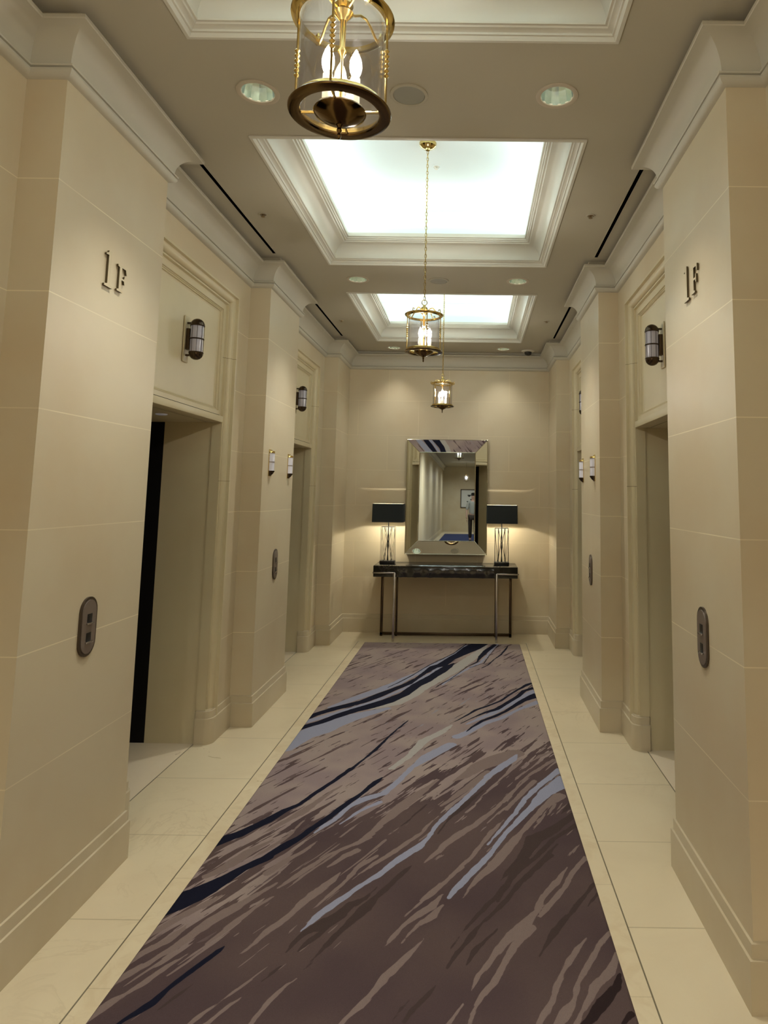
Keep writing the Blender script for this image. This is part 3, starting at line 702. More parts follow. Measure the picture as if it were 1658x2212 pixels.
 ('K', [(0.501,2.382,0.003),(0.477,2.322,0.0155),(0.422,2.259,0.0206),(0.377,2.199,0.0165),(0.331,2.139,0.0108)]),
 ('K', [(0.497,2.211,0.0101),(0.461,2.164,0.0059)]),
]

# ================================================================== RUG
x0, x1, y0r, y1r = RUG[0], RUG[1], -2.0, RUG[2]
GX, GY = 0.0065, 0.0085
nx = int((x1-x0)/GX)+1; ny = int((y1r-0.9)/GY)+1
gx = np.linspace(x0, x1, nx); gy = np.concatenate(([y0r, -0.8, 0.2], np.linspace(0.9, y1r, ny))); ny = len(gy)
PX, PY = np.meshgrid(gx, gy); P = np.stack([PX.ravel(), PY.ravel()], 1)
fields = {k: np.full(len(P), -0.05) for k in 'LDWBNK'}
for colr, pts in STROKES:
    f = fields[colr]
    for (ax, ay, aw), (bx, by, bw) in zip(pts, pts[1:]):
        lo, hi = min(ax, bx)-0.15, max(ax, bx)+0.15; l2, h2 = min(ay, by)-0.15, max(ay, by)+0.15
        idx = np.nonzero((P[:, 0] > lo) & (P[:, 0] < hi) & (P[:, 1] > l2) & (P[:, 1] < h2))[0]
        if len(idx) == 0: continue
        dx, dy = bx-ax, by-ay; q = P[idx]
        tt = np.clip(((q[:, 0]-ax)*dx + (q[:, 1]-ay)*dy)/(dx*dx+dy*dy+1e-9), 0, 1)
        d = np.hypot(q[:, 0]-ax-tt*dx, q[:, 1]-ay-tt*dy)
        f[idx] = np.maximum(f[idx], aw+(bw-aw)*tt - d)
# where the ground of the rug is paler: far half, fading along a slanted line
sN = P[:, 1] - 0.62*P[:, 0]
def sst(a, b, v):
    q = np.clip((v-a)/(b-a), 0, 1); return q*q*(3-2*q)
lite = 0.215*sst(3.35, 4.6, sN) - 0.13*(1-sst(2.5, 3.5, sN)) + 0.03*np.sin(P[:, 1]*4.1+P[:, 0]*3)
lite += 0.10*np.exp(-((P[:, 0]+0.95)**2/0.06 + (P[:, 1]-3.0)**2/0.8))
lite -= 0.10*np.exp(-((P[:, 0]+1.0)**2/0.10 + (P[:, 1]-4.05)**2/0.05))
bluish = -0.05 + 0.13*np.exp(-((sN-5.0)/0.8)**2)
me = bpy.data.meshes.new('runner_rug')
co3 = np.zeros((len(P), 3), np.float32); co3[:, :2] = P; co3[:, 2] = 0.006
edge_m = (P[:, 0] < x0+1e-6) | (P[:, 0] > x1-1e-6) | (P[:, 1] > y1r-1e-6); co3[edge_m, 2] = 0.0005
me.vertices.add(len(P)); me.vertices.foreach_set('co', co3.ravel())
ii = (np.arange(ny-1)[:, None]*nx + np.arange(nx-1)[None, :]).ravel()
quads = np.stack([ii, ii+1, ii+nx+1, ii+nx], 1).astype(np.int32)
me.loops.add(quads.size); me.loops.foreach_set('vertex_index', quads.ravel())
me.polygons.add(len(quads)); me.polygons.foreach_set('loop_start', np.arange(0, quads.size, 4, dtype=np.int32))
me.update(calc_edges=True); me.validate()
def put(nm, arr):
    a = me.attributes.new(nm, 'FLOAT', 'POINT'); a.data.foreach_set('value', arr.astype(np.float32))
for k_, v_ in fields.items(): put('stroke_'+k_, v_)
put('lite', lite); put('bluish', bluish)
me.materials.append(M_rug)
rug = bpy.data.objects.new('runner_rug', me); C.objects.link(rug)
tag(rug, 'long taupe runner rug with navy and pale blue brush streaks down the marble floor', 'rug')

# ================================================================== HANGING LANTERNS
def make_lantern(label, loc, drop):
    t = thing('hanging_lantern', label, 'lantern', loc, 0, 'hanging lanterns'); z0 = 0.0   # origin: middle of the lower rim
    R = 0.107; top = 0.215
    # canopy and chain reach drop metres up
    mb = MB(); mb.lathe([(0.0, drop-0.045), (0.012, drop-0.045), (0.016, drop-0.036), (0.030, drop-0.032), (0.048, drop-0.018), (0.052, drop-0.004), (0.052, drop), (0, drop)], seg=28)
    mb.build('ceiling_canopy', M_brass, t)
    mb = MB(); zz = 0.318; i = 0
    while zz < drop-0.05:
        pts = []
        for k in range(12):
            a = 2*PI*k/12; u, v = 0.0062*math.cos(a), 0.0135*math.sin(a)
            pts.append((u, 0, zz+v) if i % 2 == 0 else (0, u, zz+v))
        mb.tube(pts, 0.0016, 5, closed=True); zz += 0.0215; i += 1
    mb.tube([(0.002, 0.001, 0.29), (0.002, 0.001, drop-0.04)], 0.0016, 5)
    mb.build('chain', M_brass, t)
    mb = MB(); mb.tube([(0.016*math.cos(2*PI*k/16), 0, 0.293+0.016*math.sin(2*PI*k/16)) for k in range(16)], 0.0025, 6, closed=True)
    mb.lathe([(0, 0.277), (0.008, 0.274), (0.010, 0.268), (0.018, 0.262), (0.021, 0.250), (0.016, 0.240), (0.022, 0.232), (0.014, 0.222), (0.007, 0.214), (0.006, 0.150), (0.010, 0.140), (0.004, 0.128), (0.004, 0.0)], seg=20)
    mb.build('hub', M_brass, t)
    # scrolled arms
    for k in range(4):
        a = PI/4 + k*PI/2; c, s_ = math.cos(a), math.sin(a); mb = MB()
        pr = [(0.012, 0.236), (0.030, 0.243), (0.045, 0.252), (0.060, 0.252), (0.074, 0.238), (0.086, 0.220), (0.098, 0.208)]
        mb.tube([(r*c, r*s_, z) for r, z in pr], 0.0032, 6)
        cur = [(0.098, 0.208), (0.108, 0.212), (0.114, 0.224), (0.110, 0.236), (0.102, 0.236), (0.100, 0.228)]
        mb.tube([(r*c, r*s_, z) for r, z in cur], 0.0026, 6)
        mb.build('scroll_arm', M_brass, t)
    mb = MB(); mb.lathe([(R-0.013, top-0.008), (R-0.006, top-0.008), (R-0.003, top-0.003), (R+0.005, top+0.001), (R+0.006, top+0.004), (R-0.002, top+0.006), (R-0.013, top+0.005), (R-0.013, top-0.008)], seg=48)
    mb.build('top_rim', M_brass, t)
    mb = MB(); mb.lathe([(R-0.023, -0.002), (R-0.021, -0.005), (R-0.006, -0.006), (R+0.003, -0.003), (R+0.004, 0.000), (R+0.002, 0.003), (R-0.006, 0.004), (R-0.023, 0.002), (R-0.023, -0.002)], seg=48)
    mb.build('bottom_rim', M_rim, t)
    mb = MB(); mb.lathe([(R-0.004, 0.003), (R-0.007, 0.006), (R-0.008, 0.014), (R-0.0105, 0.017), (R-0.0145, 0.017), (R-0.0145, 0.003)], seg=48)
    mb.build('glass_collar', M_brass, t)
    mb = MB(); mb.lathe([(R-0.016, 0.012), (R-0.016, top-0.004)], seg=48)
    mb.lathe([(R-0.0185, top-0.004), (R-0.0185, 0.012)], seg=48)
    mb.build('glass_cylinder', M_glass, t, recalc=False)
    for k in range(4):
        a = k*PI/2; c, s_ = math.cos(a), math.sin(a); mb = MB(); q = R-0.009
        mb.tube([(q*c, q*s_, 0.005), (q*c, q*s_, top)], 0.0028, 6)
        for j in range(6):
            zc = 0.085 + j*0.0115
            mb.lathe([(0.0028, zc-0.005), (0.0065, zc), (0.0028, zc+0.005)], q*c, q*s_, 0, 8)
        mb.build('side_rod', M_brass, t)
    mb = MB(); mb.lathe([(0.0, -0.030), (0.010, -0.029), (0.022, -0.024), (0.040, -0.015), (0.054, -0.006), (0.057, -0.001), (0.055, 0.003), (0.040, 0.004), (0.0, 0.006)], seg=36)
    mb.build('dish', M_rim, t)
    for k in range(4):
        a = k*PI/2; c, s_ = math.cos(a), math.sin(a)
        mb = MB(); mb.tube([(0.05*c, 0.05*s_, 0.0), ((R-0.02)*c, (R-0.02)*s_, 0.0)], 0.003, 6)
        mb.build('dish_bracket', M_brass, t)
    mb = MB(); mb.lathe([(0.0, -0.062), (0.003, -0.060), (0.005, -0.054), (0.003, -0.048), (0.006, -0.042), (0.004, -0.036), (0.008, -0.031), (0.008, -0.027), (0, -0.027)], seg=14)
    mb.build('finial', M_rim, t)
    for k in range(3):
        a = math.radians(225+120*k); cx, cy = 0.034*math.cos(a), 0.034*math.sin(a)
        mb = MB(); mb.lathe([(0, 0.004), (0.015, 0.005), (0.017, 0.009), (0.0105, 0.012), (0.0105, 0.072), (0.0085, 0.075), (0, 0.075)], cx, cy, 0, 16)
        cd = mb.build('candle', M_candle, t)
        mb = MB(); mb.lathe([(0, 0.075), (0.008, 0.077), (0.0125, 0.088), (0.0145, 0.100), (0.0125, 0.114), (0.008, 0.127), (0.003, 0.137), (0.0, 0.141)], cx, cy, 0, 14)
        bu = mb.build('bulb', M_bulbg, t)
        mb = MB(); mb.lathe([(0, 0.083), (0.005, 0.086), (0.0085, 0.098), (0.0075, 0.112), (0.003, 0.124), (0, 0.127)], cx, cy, 0, 12)
        mb.build('glowing_filament', M_bulb, bu)
    return t
LZ = 2.371
lan = make_lantern('brass cylinder lantern nearest the camera, cut by the top of the picture', (CXM-0.008, 1.372, LZ), 3.650-LZ)
for (ly, lb) in ((3.83, 'brass and glass cylinder lantern hanging by a chain from the middle bright coffer'),
                 (6.262, 'small far brass lantern glowing in front of the end wall, above the mirror')):
    dup(lan, (CXM-0.006, ly, LZ), 0.25 if ly < 5 else 0.8, lb)
for ly in (1.372, 3.83, 6.262):
    for k in range(3):
        a = math.radians(225+120*k)
        point('lantern_lamp', (CXM-0.007 + 0.034*math.cos(a), ly + 0.034*math.sin(a), LZ+0.155), LAN_P, (1.0, 0.95, 0.84), 0.012)

# ================================================================== CEILING FITTINGS
def make_downlight(label, x, y):
    t = thing('recessed_downlight', label, 'ceiling light', (x, y, ZC), 0, 'recessed downlights')
    mb = MB(); mb.lathe([(DR+0.022, 0.0005), (DR+0.021, -0.0035), (DR+0.012, -0.005), (DR+0.002, -0.003), (DR, 0.002), (DR, 0.004)], seg=40)
    mb.build('trim_ring', M_speaker_rim, t)
    mb = MB(); n = 24; rows = []
    for (r, z) in ((DR, 0.0), (DR-0.002, 0.02), (DR-0.010, 0.055), (DR-0.024, 0.085), (0.030, 0.100)):
        rows.append([(r*(1 + 0.02*(k % 2))*math.cos(2*PI*k/n), r*(1+0.02*(k % 2))*math.sin(2*PI*k/n), z) for k in range(n)])
    mb.grid(rows, closed_u=True)
    mb.build('reflector', M_nickel, t, smooth=12)
    mb = MB(); mb.lathe([(0.0, 0.085), (0.016, 0.087), (0.026, 0.094), (0.031, 0.101)], seg=24)
    mb.build('lamp', M_flame, t)
    return t
names = {(-0.912, 2.612): 'near left recessed downlight beside the nearest lantern', (0.328, 2.612): 'near right recessed downlight between the first two coffers',
         (-0.912, 5.047): 'left recessed downlight between the second and third coffers', (0.328, 5.047): 'right recessed downlight between the second and third coffers',
         (-0.912, 7.482): 'farthest left recessed downlight close to the end wall crown', (0.328, 7.482): 'farthest right recessed downlight beside the dome camera',
         (-0.912, 0.18): 'left recessed downlight above and behind the camera', (0.328, 0.18): 'right recessed downlight above and behind the camera'}
first = None
for (x, y) in DL[2:] + DL[:2]:
    if first is None: first = make_downlight(names[(x, y)], x, y)
    else: dup(first, (x, y, ZC), 0, names[(x, y)])
sp1 = thing('ceiling_speaker', 'large round ceiling speaker right of the nearest lantern', 'speaker', (-0.286, 2.618, ZC), 0, 'ceiling speakers')
mb = MB(); mb.lathe([(0.080, 0.001), (0.079, -0.004), (0.072, -0.006), (0.066, -0.005), (0.064, 0.001)], seg=40); mb.build('speaker_rim', M_paint, sp1)
mb = MB(); mb.lathe([(0.0, -0.0015), (0.050, -0.0020), (0.064, -0.0035)], seg=36); mb.build('speaker_grille', M_grille, sp1)
dup(sp1, (-0.286, 5.06, ZC), 0, 'faint round ceiling speaker between the second and third coffers')
# linear air slots
SL = [('near left black linear air slot in the ceiling', 0), ('near right black linear air slot in the ceiling', 1),
      ('far left black linear air slot in the ceiling', 2), ('far right black linear air slot in the ceiling', 3)]
for lb, i in SL:
    xa, xb, ya, yb = slots[i]; ym = (ya+yb)/2; xm = (xa+xb)/2
    t = thing('air_slot', lb, 'vent', (xm, ym, ZC), 0, 'linear air slots')
    hx, hy = (xb-xa)/2, (yb-ya)/2
    mb = MB(); mb.side = 0
    pts = [(-hx, -hy), (hx, -hy), (hx, hy), (-hx, hy)]
    rows = [[(u, v, 0.0) for u, v in pts], [(u, v, 0.09) for u, v in pts]]
    mb.grid(rows, closed_u=True); mb.poly([(u, v, 0.09) for u, v in pts])
    mb.build('slot_box', M_black, t, smooth=0)
    mb = MB(); s_ = -1 if xm < 0 else 1
    for sx in (-1, 1):
        a, b = sorted((sx*hx, sx*(hx+0.006)))
        mb.box(a, b, -hy-0.004, hy+0.004, -0.003, 0.0005)
    mb.build('slot_flange', M_paint, t)
def sprinkler(label, x, y, z=ZC, m_=None, r=0.027):
    t = thing('sprinkler_head', label, 'sprinkler', (x, y, z), 0, 'sprinkler heads')
    mb = MB(); mb.lathe([(r, 0.0), (r*0.95, -0.003), (r*0.7, -0.004), (r*0.62, -0.001)], seg=24); mb.build('escutcheon', M_paint if z < 3.3 else M_white, t)
    mb = MB(); mb.lathe([(0, -0.016), (0.012, -0.016), (0.012, -0.014), (0.004, -0.013), (0.005, -0.004), (r*0.62, -0.001), (r*0.62, 0.0)], seg=18); mb.build('sprinkler_body', m_ or M_steel, t)
    return t
s0 = sprinkler('small sprinkler head in the ceiling left of the middle coffer', -1.273, 3.842)
dup(s0, (0.675, 3.805, ZC), 0, 'small sprinkler head in the ceiling right of the middle coffer')
dup(s0, (-1.282, 6.297, ZC), 0, 'tiny sprinkler head in the ceiling left of the far coffer')
dup(s0, (0.681, 6.236, ZC), 0, 'tiny sprinkler head in the ceiling right of the far coffer')
sprinkler('white sprinkler head inside the middle coffer beside the lantern chain', -0.262, 4.12, 3.65, M_camw, 0.03)
dc = thing('dome_camera', 'black dome camera in a pale ring on the ceiling near the end wall', 'camera', (0.613, 7.563, ZC))
mb = MB(); mb.lathe([(0.075, 0.0), (0.074, -0.008), (0.060, -0.014), (0.042, -0.016)], seg=32); mb.build('mounting_ring', M_camw, dc)
mb = MB(); mb.lathe([(0.042, -0.015), (0.041, -0.030), (0.034, -0.045), (0.020, -0.054), (0, -0.057)], seg=28); mb.build('dome', M_dome, dc)

# ================================================================== WALL SCONCES over the doorways
def make_sconce(label, loc, rz):
    t = thing('wall_sconce', label, 'wall lamp', loc, rz, 'caged wall sconces over the lift doors')     # local +x away from the wall
    mb = MB(); mb.box(0.0, 0.008, -0.034, 0.034, -0.135, 0.135, 0.003); mb.build('back_plate', M_case, t)
    mb = MB(); mb.box(0.008, 0.030, -0.019, 0.019, -0.062, 0.062, 0.003)
    mb.box(0.008, 0.045, -0.009, 0.009, 0.090, 0.100, 0.002); mb.box(0.008, 0.045, -0.009, 0.009, -0.100, -0.090, 0.002)
    mb.build('bracket', M_bronze, t)
    cx = 0.066
    mb = MB(); mb.lathe([(0.0, -0.080), (0.034, -0.080), (0.035, -0.076), (0.035, 0.076), (0.034, 0.080), (0.0, 0.080)], cx, 0, 0, 32); mb.build('opal_cylinder', M_opals, t)
    mb = MB()
    for z in (-0.080, 0.0, 0.080):
        h = 0.0035 if z == 0 else 0.004
        mb.lathe([(0.0355, z-h), (0.0400, z-h), (0.0415, z), (0.0400, z+h), (0.0355, z+h)], cx, 0, 0, 32)
    for k in range(8):
        a = 2*PI*(k+0.5)/8
        mb.tube([(cx+0.0375*math.cos(a), 0.0375*math.sin(a), -0.080), (cx+0.0375*math.cos(a), 0.0375*math.sin(a), 0.080)], 0.0013, 6)
    mb.build('cage', M_bronze, t)
    for s_ in (-1, 1):
        mb = MB(); mb.lathe([(0.040, s_*0.082), (0.039, s_*0.090), (0.034, s_*0.103), (0.024, s_*0.114), (0.012, s_*0.120), (0.0, s_*0.122)], cx, 0, 0, 32)
        mb.build('domed_cap', M_bronze, t)
    return t
PD = 0.072
sc = make_sconce('caged bronze sconce above the near left lift doorway', (RL-PD, BAYS[1]-0.03, 2.425), 0)
dup(sc, (RRX+PD, BAYS[1]-0.03, 2.425), PI, 'caged bronze sconce above the near right lift doorway')
dup(sc, (RL-PD, BAYS[2]-0.03, 2.425), 0, 'caged bronze sconce above the far left lift doorway')
dup(sc, (RRX+PD, BAYS[2]-0.03, 2.425), PI, 'sliver of bronze sconce above the far right lift doorway')

# ================================================================== LIFT INDICATOR LAMPS on the middle pilasters
def make_ind(label, loc, rz):
    t = thing('lift_indicator', label, 'indicator light', loc, rz, 'lift indicator lamps')
    def half(r, a0=-PI/2, a1=PI/2, n=10): return [(r*0.92*math.cos(a0+(a1-a0)*k/n), r*math.sin(a0+(a1-a0)*k/n)) for k in range(n+1)]
    def band(z0, r0_, z1, r1_):
        return [[(u+0.004, v, z0) for u, v in half(r0_)], [(u+0.004, v, z1) for u, v in half(r1_)]]
    mb = MB(); mb.box(0.0, 0.004, -0.036, 0.036, -0.098, 0.092, 0.001); mb.build('wall_plate', M_brass, t)
    for (z0, z1) in ((-0.060, -0.001), (0.005, 0.064)):
        mb = MB(); rows = band(z0, 0.030, z1, 0.030); mb.grid(rows); mb.poly(rows[0]); mb.poly(rows[1]); mb.build('glass_pane', M_opal, t)
    for (z0, z1) in ((-0.001, 0.005), (0.064, 0.068)):
        mb = MB(); rows = band(z0, 0.032, z1, 0.032); mb.grid(rows); mb.poly(rows[0]); mb.poly(rows[1])
        mb.build('band', M_plate, t)
    mb = MB(); rows = band(0.068, 0.032, 0.080, 0.030); mb.grid(rows); mb.poly(rows[0]); mb.poly(rows[1]); mb.build('top_cap', M_brass, t)
    mb = MB(); r1_, r2_, r3_ = band(-0.066, 0.033, -0.060, 0.033), band(-0.084, 0.020, -0.066, 0.033), band(-0.096, 0.004, -0.084, 0.020)
    mb.grid([r3_[0], r2_[0], r1_[0], r1_[1]]); mb.poly(r1_[1]); mb.poly(r3_[0]); mb.build('tapered_base', M_bronze, t)
    return t
i0 = make_ind('first white lift indicator on the middle left pilaster, farther from its lift', (XL, 4.835, 1.762), 0)
i0['label'] = 'left of the two white lift indicators on the middle left pilaster'
dup(i0, (XL, 5.325, 1.757), 0, 'right of the two lift indicators on the middle left pilaster, beside the far doorway')
dup(i0, (XR, 4.875, 1.757), PI, 'right of the two white lift indicators on the middle right pilaster')
dup(i0, (XR, 5.38, 1.757), PI, 'left of the two lift indicators on the middle right pilaster, at its far edge')

# ================================================================== CALL PLATES
def make_plate(label, loc, rz):
    t = thing('call_plate', label, 'lift call panel', loc, rz, 'lift call plates')
    def stad(w, h, n=12):
        r = w/2; a = []
        for k in range(n+1): a.append((r*math.cos(PI*k/n), h/2-r+r*math.sin(PI*k/n)))
        for k in range(n+1): a.append((r*math.cos(PI+PI*k/n), -(h/2-r)+r*math.sin(PI+PI*k/n)))
        return a
    fr_ = lambda d0: (lambda u, v, w: (d0+w, u, v))
    mb = MB(); mb.prism(stad(0.112, 0.222), fr_(0.0), 0.007); mb.build('rim', M_plate2, t)
    mb = MB(); mb.prism(stad(0.090, 0.200), fr_(0.007), 0.003); mb.build('face_plate', M_plate, t)
    for z in (0.030, -0.040):
        mb = MB(); mb.box(0.010, 0.0115, -0.016, 0.016, z-0.014, z+0.018, 0.0008); b = mb.build('button', M_blackm, t)
        mb = MB(); mb.box(0.010, 0.018, -0.021, 0.021, z-0.021, z-0.014, 0.001); mb.build('button_ledge', M_chrome, b)
    return t
p0 = make_plate('oval bronze lift call plate with two buttons on the near left pilaster', (XL, 2.625, 1.033), 0)
dup(p0, (XR, 2.612, 1.028), PI, 'oval bronze lift call plate with two buttons on the near right pilaster')
dup(p0, (XL, 5.065, 1.020), 0, 'small far call plate on the middle left pilaster below the indicators')
dup(p0, (XR, 5.040, 1.012), PI, 'small far call plate on the middle right pilaster below the indicators')

# ================================================================== FLOOR NUMBERS 1F
def glyph_one(h):
    k = h/0.146
    return [(x*k, z*k) for x, z in ((-0.030, 0), (0.030, 0), (0.030, 0.008), (0.0095, 0.013), (0.0095, 0.146), (-0.0095, 0.146), (-0.0125, 0.138), (-0.028, 0.132), (-0.028, 0.126), (-0.0095, 0.128), (-0.0095, 0.013), (-0.030, 0.008))]
def glyph_f(h):
    k = h/0.110
    return [(x*k, z*k) for x, z in ((-0.040, 0), (0.004, 0), (0.004, 0.007), (-0.009, 0.010), (-0.009, 0.051), (0.010, 0.051), (0.014, 0.038), (0.020, 0.038), (0.020, 0.072), (0.014, 0.072), (0.010, 0.059), (-0.009, 0.059),
            (-0.009, 0.102), (0.020, 0.102), (0.027, 0.082), (0.033, 0.082), (0.033, 0.110), (-0.040, 0.110), (-0.040, 0.103), (-0.027, 0.100), (-0.027, 0.010), (-0.040, 0.007))]
def make_sign(label, loc, rz):
    t = thing('floor_number_sign', label, 'sign', loc, rz, 'floor number signs')
    # local +x off the wall, reading direction along local +y
    for nm, g, off, z in (('numeral', glyph_one(0.146), -0.052, -0.073), ('letter', glyph_f(0.110), 0.050, -0.066)):
        mb = MB(); mb.side = 1
        mb.prism(g, lambda u, v, w: (0.002+w, off+u, z+v), 0.008)
        mb.build(nm, [M_letter, M_letters], t, smooth=0)
    return t
g0 = make_sign('raised metal 1F floor number on the near left pilaster', (XL, 2.628, 2.420), 0)
dup(g0, (XR, 2.640, 2.425), PI, 'raised metal 1F floor number on the near right pilaster')

# ================================================================== CONSOLE TABLE
ct = thing('console_table', 'black marble console table with metal frame legs under the mirror', 'table', (-0.28, 7.54, 0))
def L(x): return x+0.28
def Yl(y): return y-7.54
mb = MB(); mb.box(L(-1.052), L(0.492), Yl(7.315), Yl(7.765), 0.665, 0.783, 0.003); mb.build('tabletop', M_marble, ct)
# polished moulded front of the drawer section
mb = MB(); rows = []
for k, x in enumerate(np.linspace(-0.80, 0.24, 27)):
    bl = 0.005 + 0.002*math.sin(k*1.7); zb = 0.666 - 0.004*math.sin(k*0.9)*math.sin(k*2.3) 
    rows.append([(L(x), Yl(7.316), 0.765), (L(x), Yl(7.316)-bl, 0.750), (L(x), Yl(7.316)-bl*1.5, 0.71), (L(x), Yl(7.316)-bl, zb), (L(x), Yl(7.335), zb-0.004)])
mb.grid(rows); mb.build('drawer_front', M_marble, ct)
for xo, xi in ((-1.052, -0.822), (0.498, 0.268)):
    mb = MB(); a, b = sorted((L(xo), L(xi)))
    mb.box(a-0.004, b+0.004, Yl(7.297), Yl(7.313), 0.702, 0.718, 0.002)
    mb.box(L(xi)-0.011, L(xi)+0.011, Yl(7.292), Yl(7.312), 0.0, 0.712, 0.002)
    mb.build('front_leg', M_chrome, ct)
    mb = MB(); mb.box(L(xi)-0.011, L(xi)+0.011, Yl(7.585), Yl(7.605), 0.0, 0.668, 0.002)
    mb.build('inner_leg', M_bronze, ct)
    x2 = -0.985 if xo < 0 else 0.430
    mb = MB(); mb.box(L(x2)-0.014, L(x2)+0.014, Yl(7.58), Yl(7.61), 0.0, 0.668, 0.002)
    mb.build('rear_leg', M_bronze, ct)
mb = MB(); mb.box(L(-0.999), L(0.444), Yl(7.58), Yl(7.61), 0.012, 0.040, 0.002); mb.build('bottom_rail', M_bronze, ct)

# ================================================================== TABLE LAMPS
def make_lamp(label, loc):
    t = thing('table_lamp', label, 'lamp', loc, 0, 'table lamps on the console')
    mb = MB(); mb.box(-0.082, 0.082, -0.06, 0.06, 0.0, 0.032, 0.003); mb.build('base', M_blackm, t)
    mb = MB(); H0, H1, hw, hd = 0.030, 0.400, 0.074, 0.052
    for z in (H1,):
        mb.tube([(-hw, -hd, z), (hw, -hd, z), (hw, hd, z), (-hw, hd, z)], 0.0028, 6, closed=True)
    for x in (-hw, -hw*0.5, hw*0.5, hw):
        for y in (-hd, hd): mb.tube([(x, y, H0), (x, y, H1)], 0.0022, 6)
    for s_ in (-1, 1):
        for y in (-hd, hd):
            mb.tube([(s_*hw*0.5, y, H1), (s_*0.010, y*0.3, 0.24), (s_*hw*0.55, y, H0)], 0.0022, 6)
            mb.tube([(s_*hw, y, H1), (s_*hw*0.60, y, H0)], 0.0016, 6)
    mb.build('wire_cage', M_blackm, t)
    mb = MB(); mb.lathe([(0.0, 0.03), (0.010, 0.03), (0.008, 0.06), (0.005, 0.10), (0.007, 0.16), (0.011, 0.19), (0.007, 0.22), (0.006, 0.26), (0.010, 0.30), (0.006, 0.33), (0.006, 0.52), (0, 0.52)], seg=16)
    mb.build('stem', M_blackm, t)
    z0, z1 = 0.453, 0.653; wx, wy = 0.170, 0.125
    def rr(w, d, z, r=0.012): 
        o = []
        for cx, cy, a0 in ((w-r, d-r, 0), (-w+r, d-r, PI/2), (-w+r, -d+r, PI), (w-r, -d+r, 1.5*PI)):
            for k in range(4): a = a0+PI/2*k/3; o.append((cx+r*math.cos(a), cy+r*math.sin(a), z))
        return o
    mb = MB(); e = 0.004
    mb.grid([rr(wx-e, wy-e, z0), rr(wx, wy, z0), rr(wx*0.985, wy*0.985, z1), rr(wx*0.985-e, wy*0.985-e, z1)], closed_u=True)
    mb.mi = 1
    mb.grid([rr(wx*0.985-e, wy*0.985-e, z1), rr(wx-e, wy-e, z0)], closed_u=True)
    sh = mb.build('lamp_shade', [M_shade, M_shadein], t, recalc=False)
    mb = MB(); mb.poly(rr(wx-0.018, wy-0.018, z1-0.006)); mb.poly([(x, y, z-0.003) for x, y, z in rr(wx-0.018, wy-0.018, z1-0.006)][::-1])
    mb.build('top_diffuser', M_shade, sh, smooth=0, recalc=False)
    mb = MB(); mb.lathe([(0, 0.595), (0.016, 0.590), (0.028, 0.572), (0.028, 0.560), (0.014, 0.535), (0.012, 0.52), (0, 0.52)], seg=18); mb.build('bulb', M_opal, t)
    return t
lt = make_lamp('black shaded table lamp on the left end of the console', (-0.930, 7.545, 0.785))
dup(lt, (0.327, 7.545, 0.785), 0, 'black shaded table lamp on the right end of the console')
for x in (-0.930, 0.327):
    point('table_lamp_light', (x, 7.545, 0.785+0.515), LAMP_P, (1.0, 0.95, 0.80), 0.012)

# ================================================================== MIRROR
mr = thing('wall_mirror', 'tall mirror with a wide mirrored frame hanging above the console', 'mirror', (-0.297, YB, 0.877))
hw, hh = 0.461, 1.296
F0, F1 = -0.083, -0.022       # outer edge stands out, inner glass sits back (towards the wall)
ox, iw = hw, 0.321
zi0, zi1 = 0.146, 1.152
O = [(-ox, 0), (ox, 0), (ox, hh), (-ox, hh)]; I = [(-iw, zi0), (iw, zi0), (iw, zi1), (-iw, zi1)]
for k in range(4):
    a, b = O[k], O[(k+1) % 4]; c, d = I[(k+1) % 4], I[k]
    mb = MB(); mb.quad((a[0], F0, a[1]), (b[0], F0, b[1]), (c[0], F1, c[1]), (d[0], F1, d[1]))
    mb.build('bevelled_border', M_mirror, mr, smooth=0)
tl = -0.0026
mb = MB(); mb.quad((-iw, F1+tl, zi0), (iw, F1+tl, zi0), (iw, F1-tl, zi1), (-iw, F1-tl, zi1)); mb.build('center_glass', M_mirc, mr, smooth=0)
mb = MB()
mb.tube([(x, F0, z) for x, z in O], 0.005, 8, closed=True)
mb.tube([(x, F1-0.004, z) for x, z in I], 0.004, 8, closed=True)
for k in range(4): mb.tube([(O[k][0], F0, O[k][1]), (I[k][0], F1-0.003, I[k][1])], 0.0022, 6)
mb.build('metal_beading', M_bead, mr)
mb = MB()
mb.grid([[(x, F0, z) for x, z in O], [(x*0.985, -0.001, z if False else (z*0.985+0.01)) for x, z in O]], closed_u=True)
mb.build('side_casing', M_blackm, mr, smooth=0)

# ================================================================== HALL behind the camera (seen in the mirror)
dup(lan, (CXM, -14.0, LZ), 0.4, 'distant lantern at the far end of the hall, seen only in the mirror')
point('lantern_lamp', (CXM, -14.0, LZ+0.155), 6, (1.0, 0.9, 0.78), 0.03)
pic = thing('framed_picture', 'framed print on the far hall wall, seen only in the mirror', 'picture', (-0.05, YH, 1.62))
mb = MB()
for (a, b, c, d) in ((-0.55, 0.55, 0.42, 0.46), (-0.55, 0.55, -0.46, -0.42), (-0.55, -0.51, -0.42, 0.42), (0.51, 0.55, -0.42, 0.42)): mb.box(a, b, 0.0, 0.03, c, d)
mb.build('frame', M_bronze, pic)
mb = MB(); mb.box(-0.51, 0.51, 0.004, 0.010, -0.42, 0.42); mb.build('sheet', mat('pale paper', (0.62, 0.62, 0.58), 0.8), pic)
mb = MB()
for (cx, cz, r) in ((-0.12, 0.14, 0.09), (0.05, 0.18, 0.07), (-0.02, -0.05, 0.06), (0.1, -0.12, 0.08), (-0.2, -0.15, 0.05)):
    mb.poly([(cx+r*(0.8+0.3*math.sin(3*a))*math.cos(a), 0.0115, cz+r*(0.8+0.3*math.cos(2*a))*math.sin(a)) for a in [2*PI*k/18 for k in range(18)]])
mb.build('printed_motif', M_blackm, pic, smooth=0)
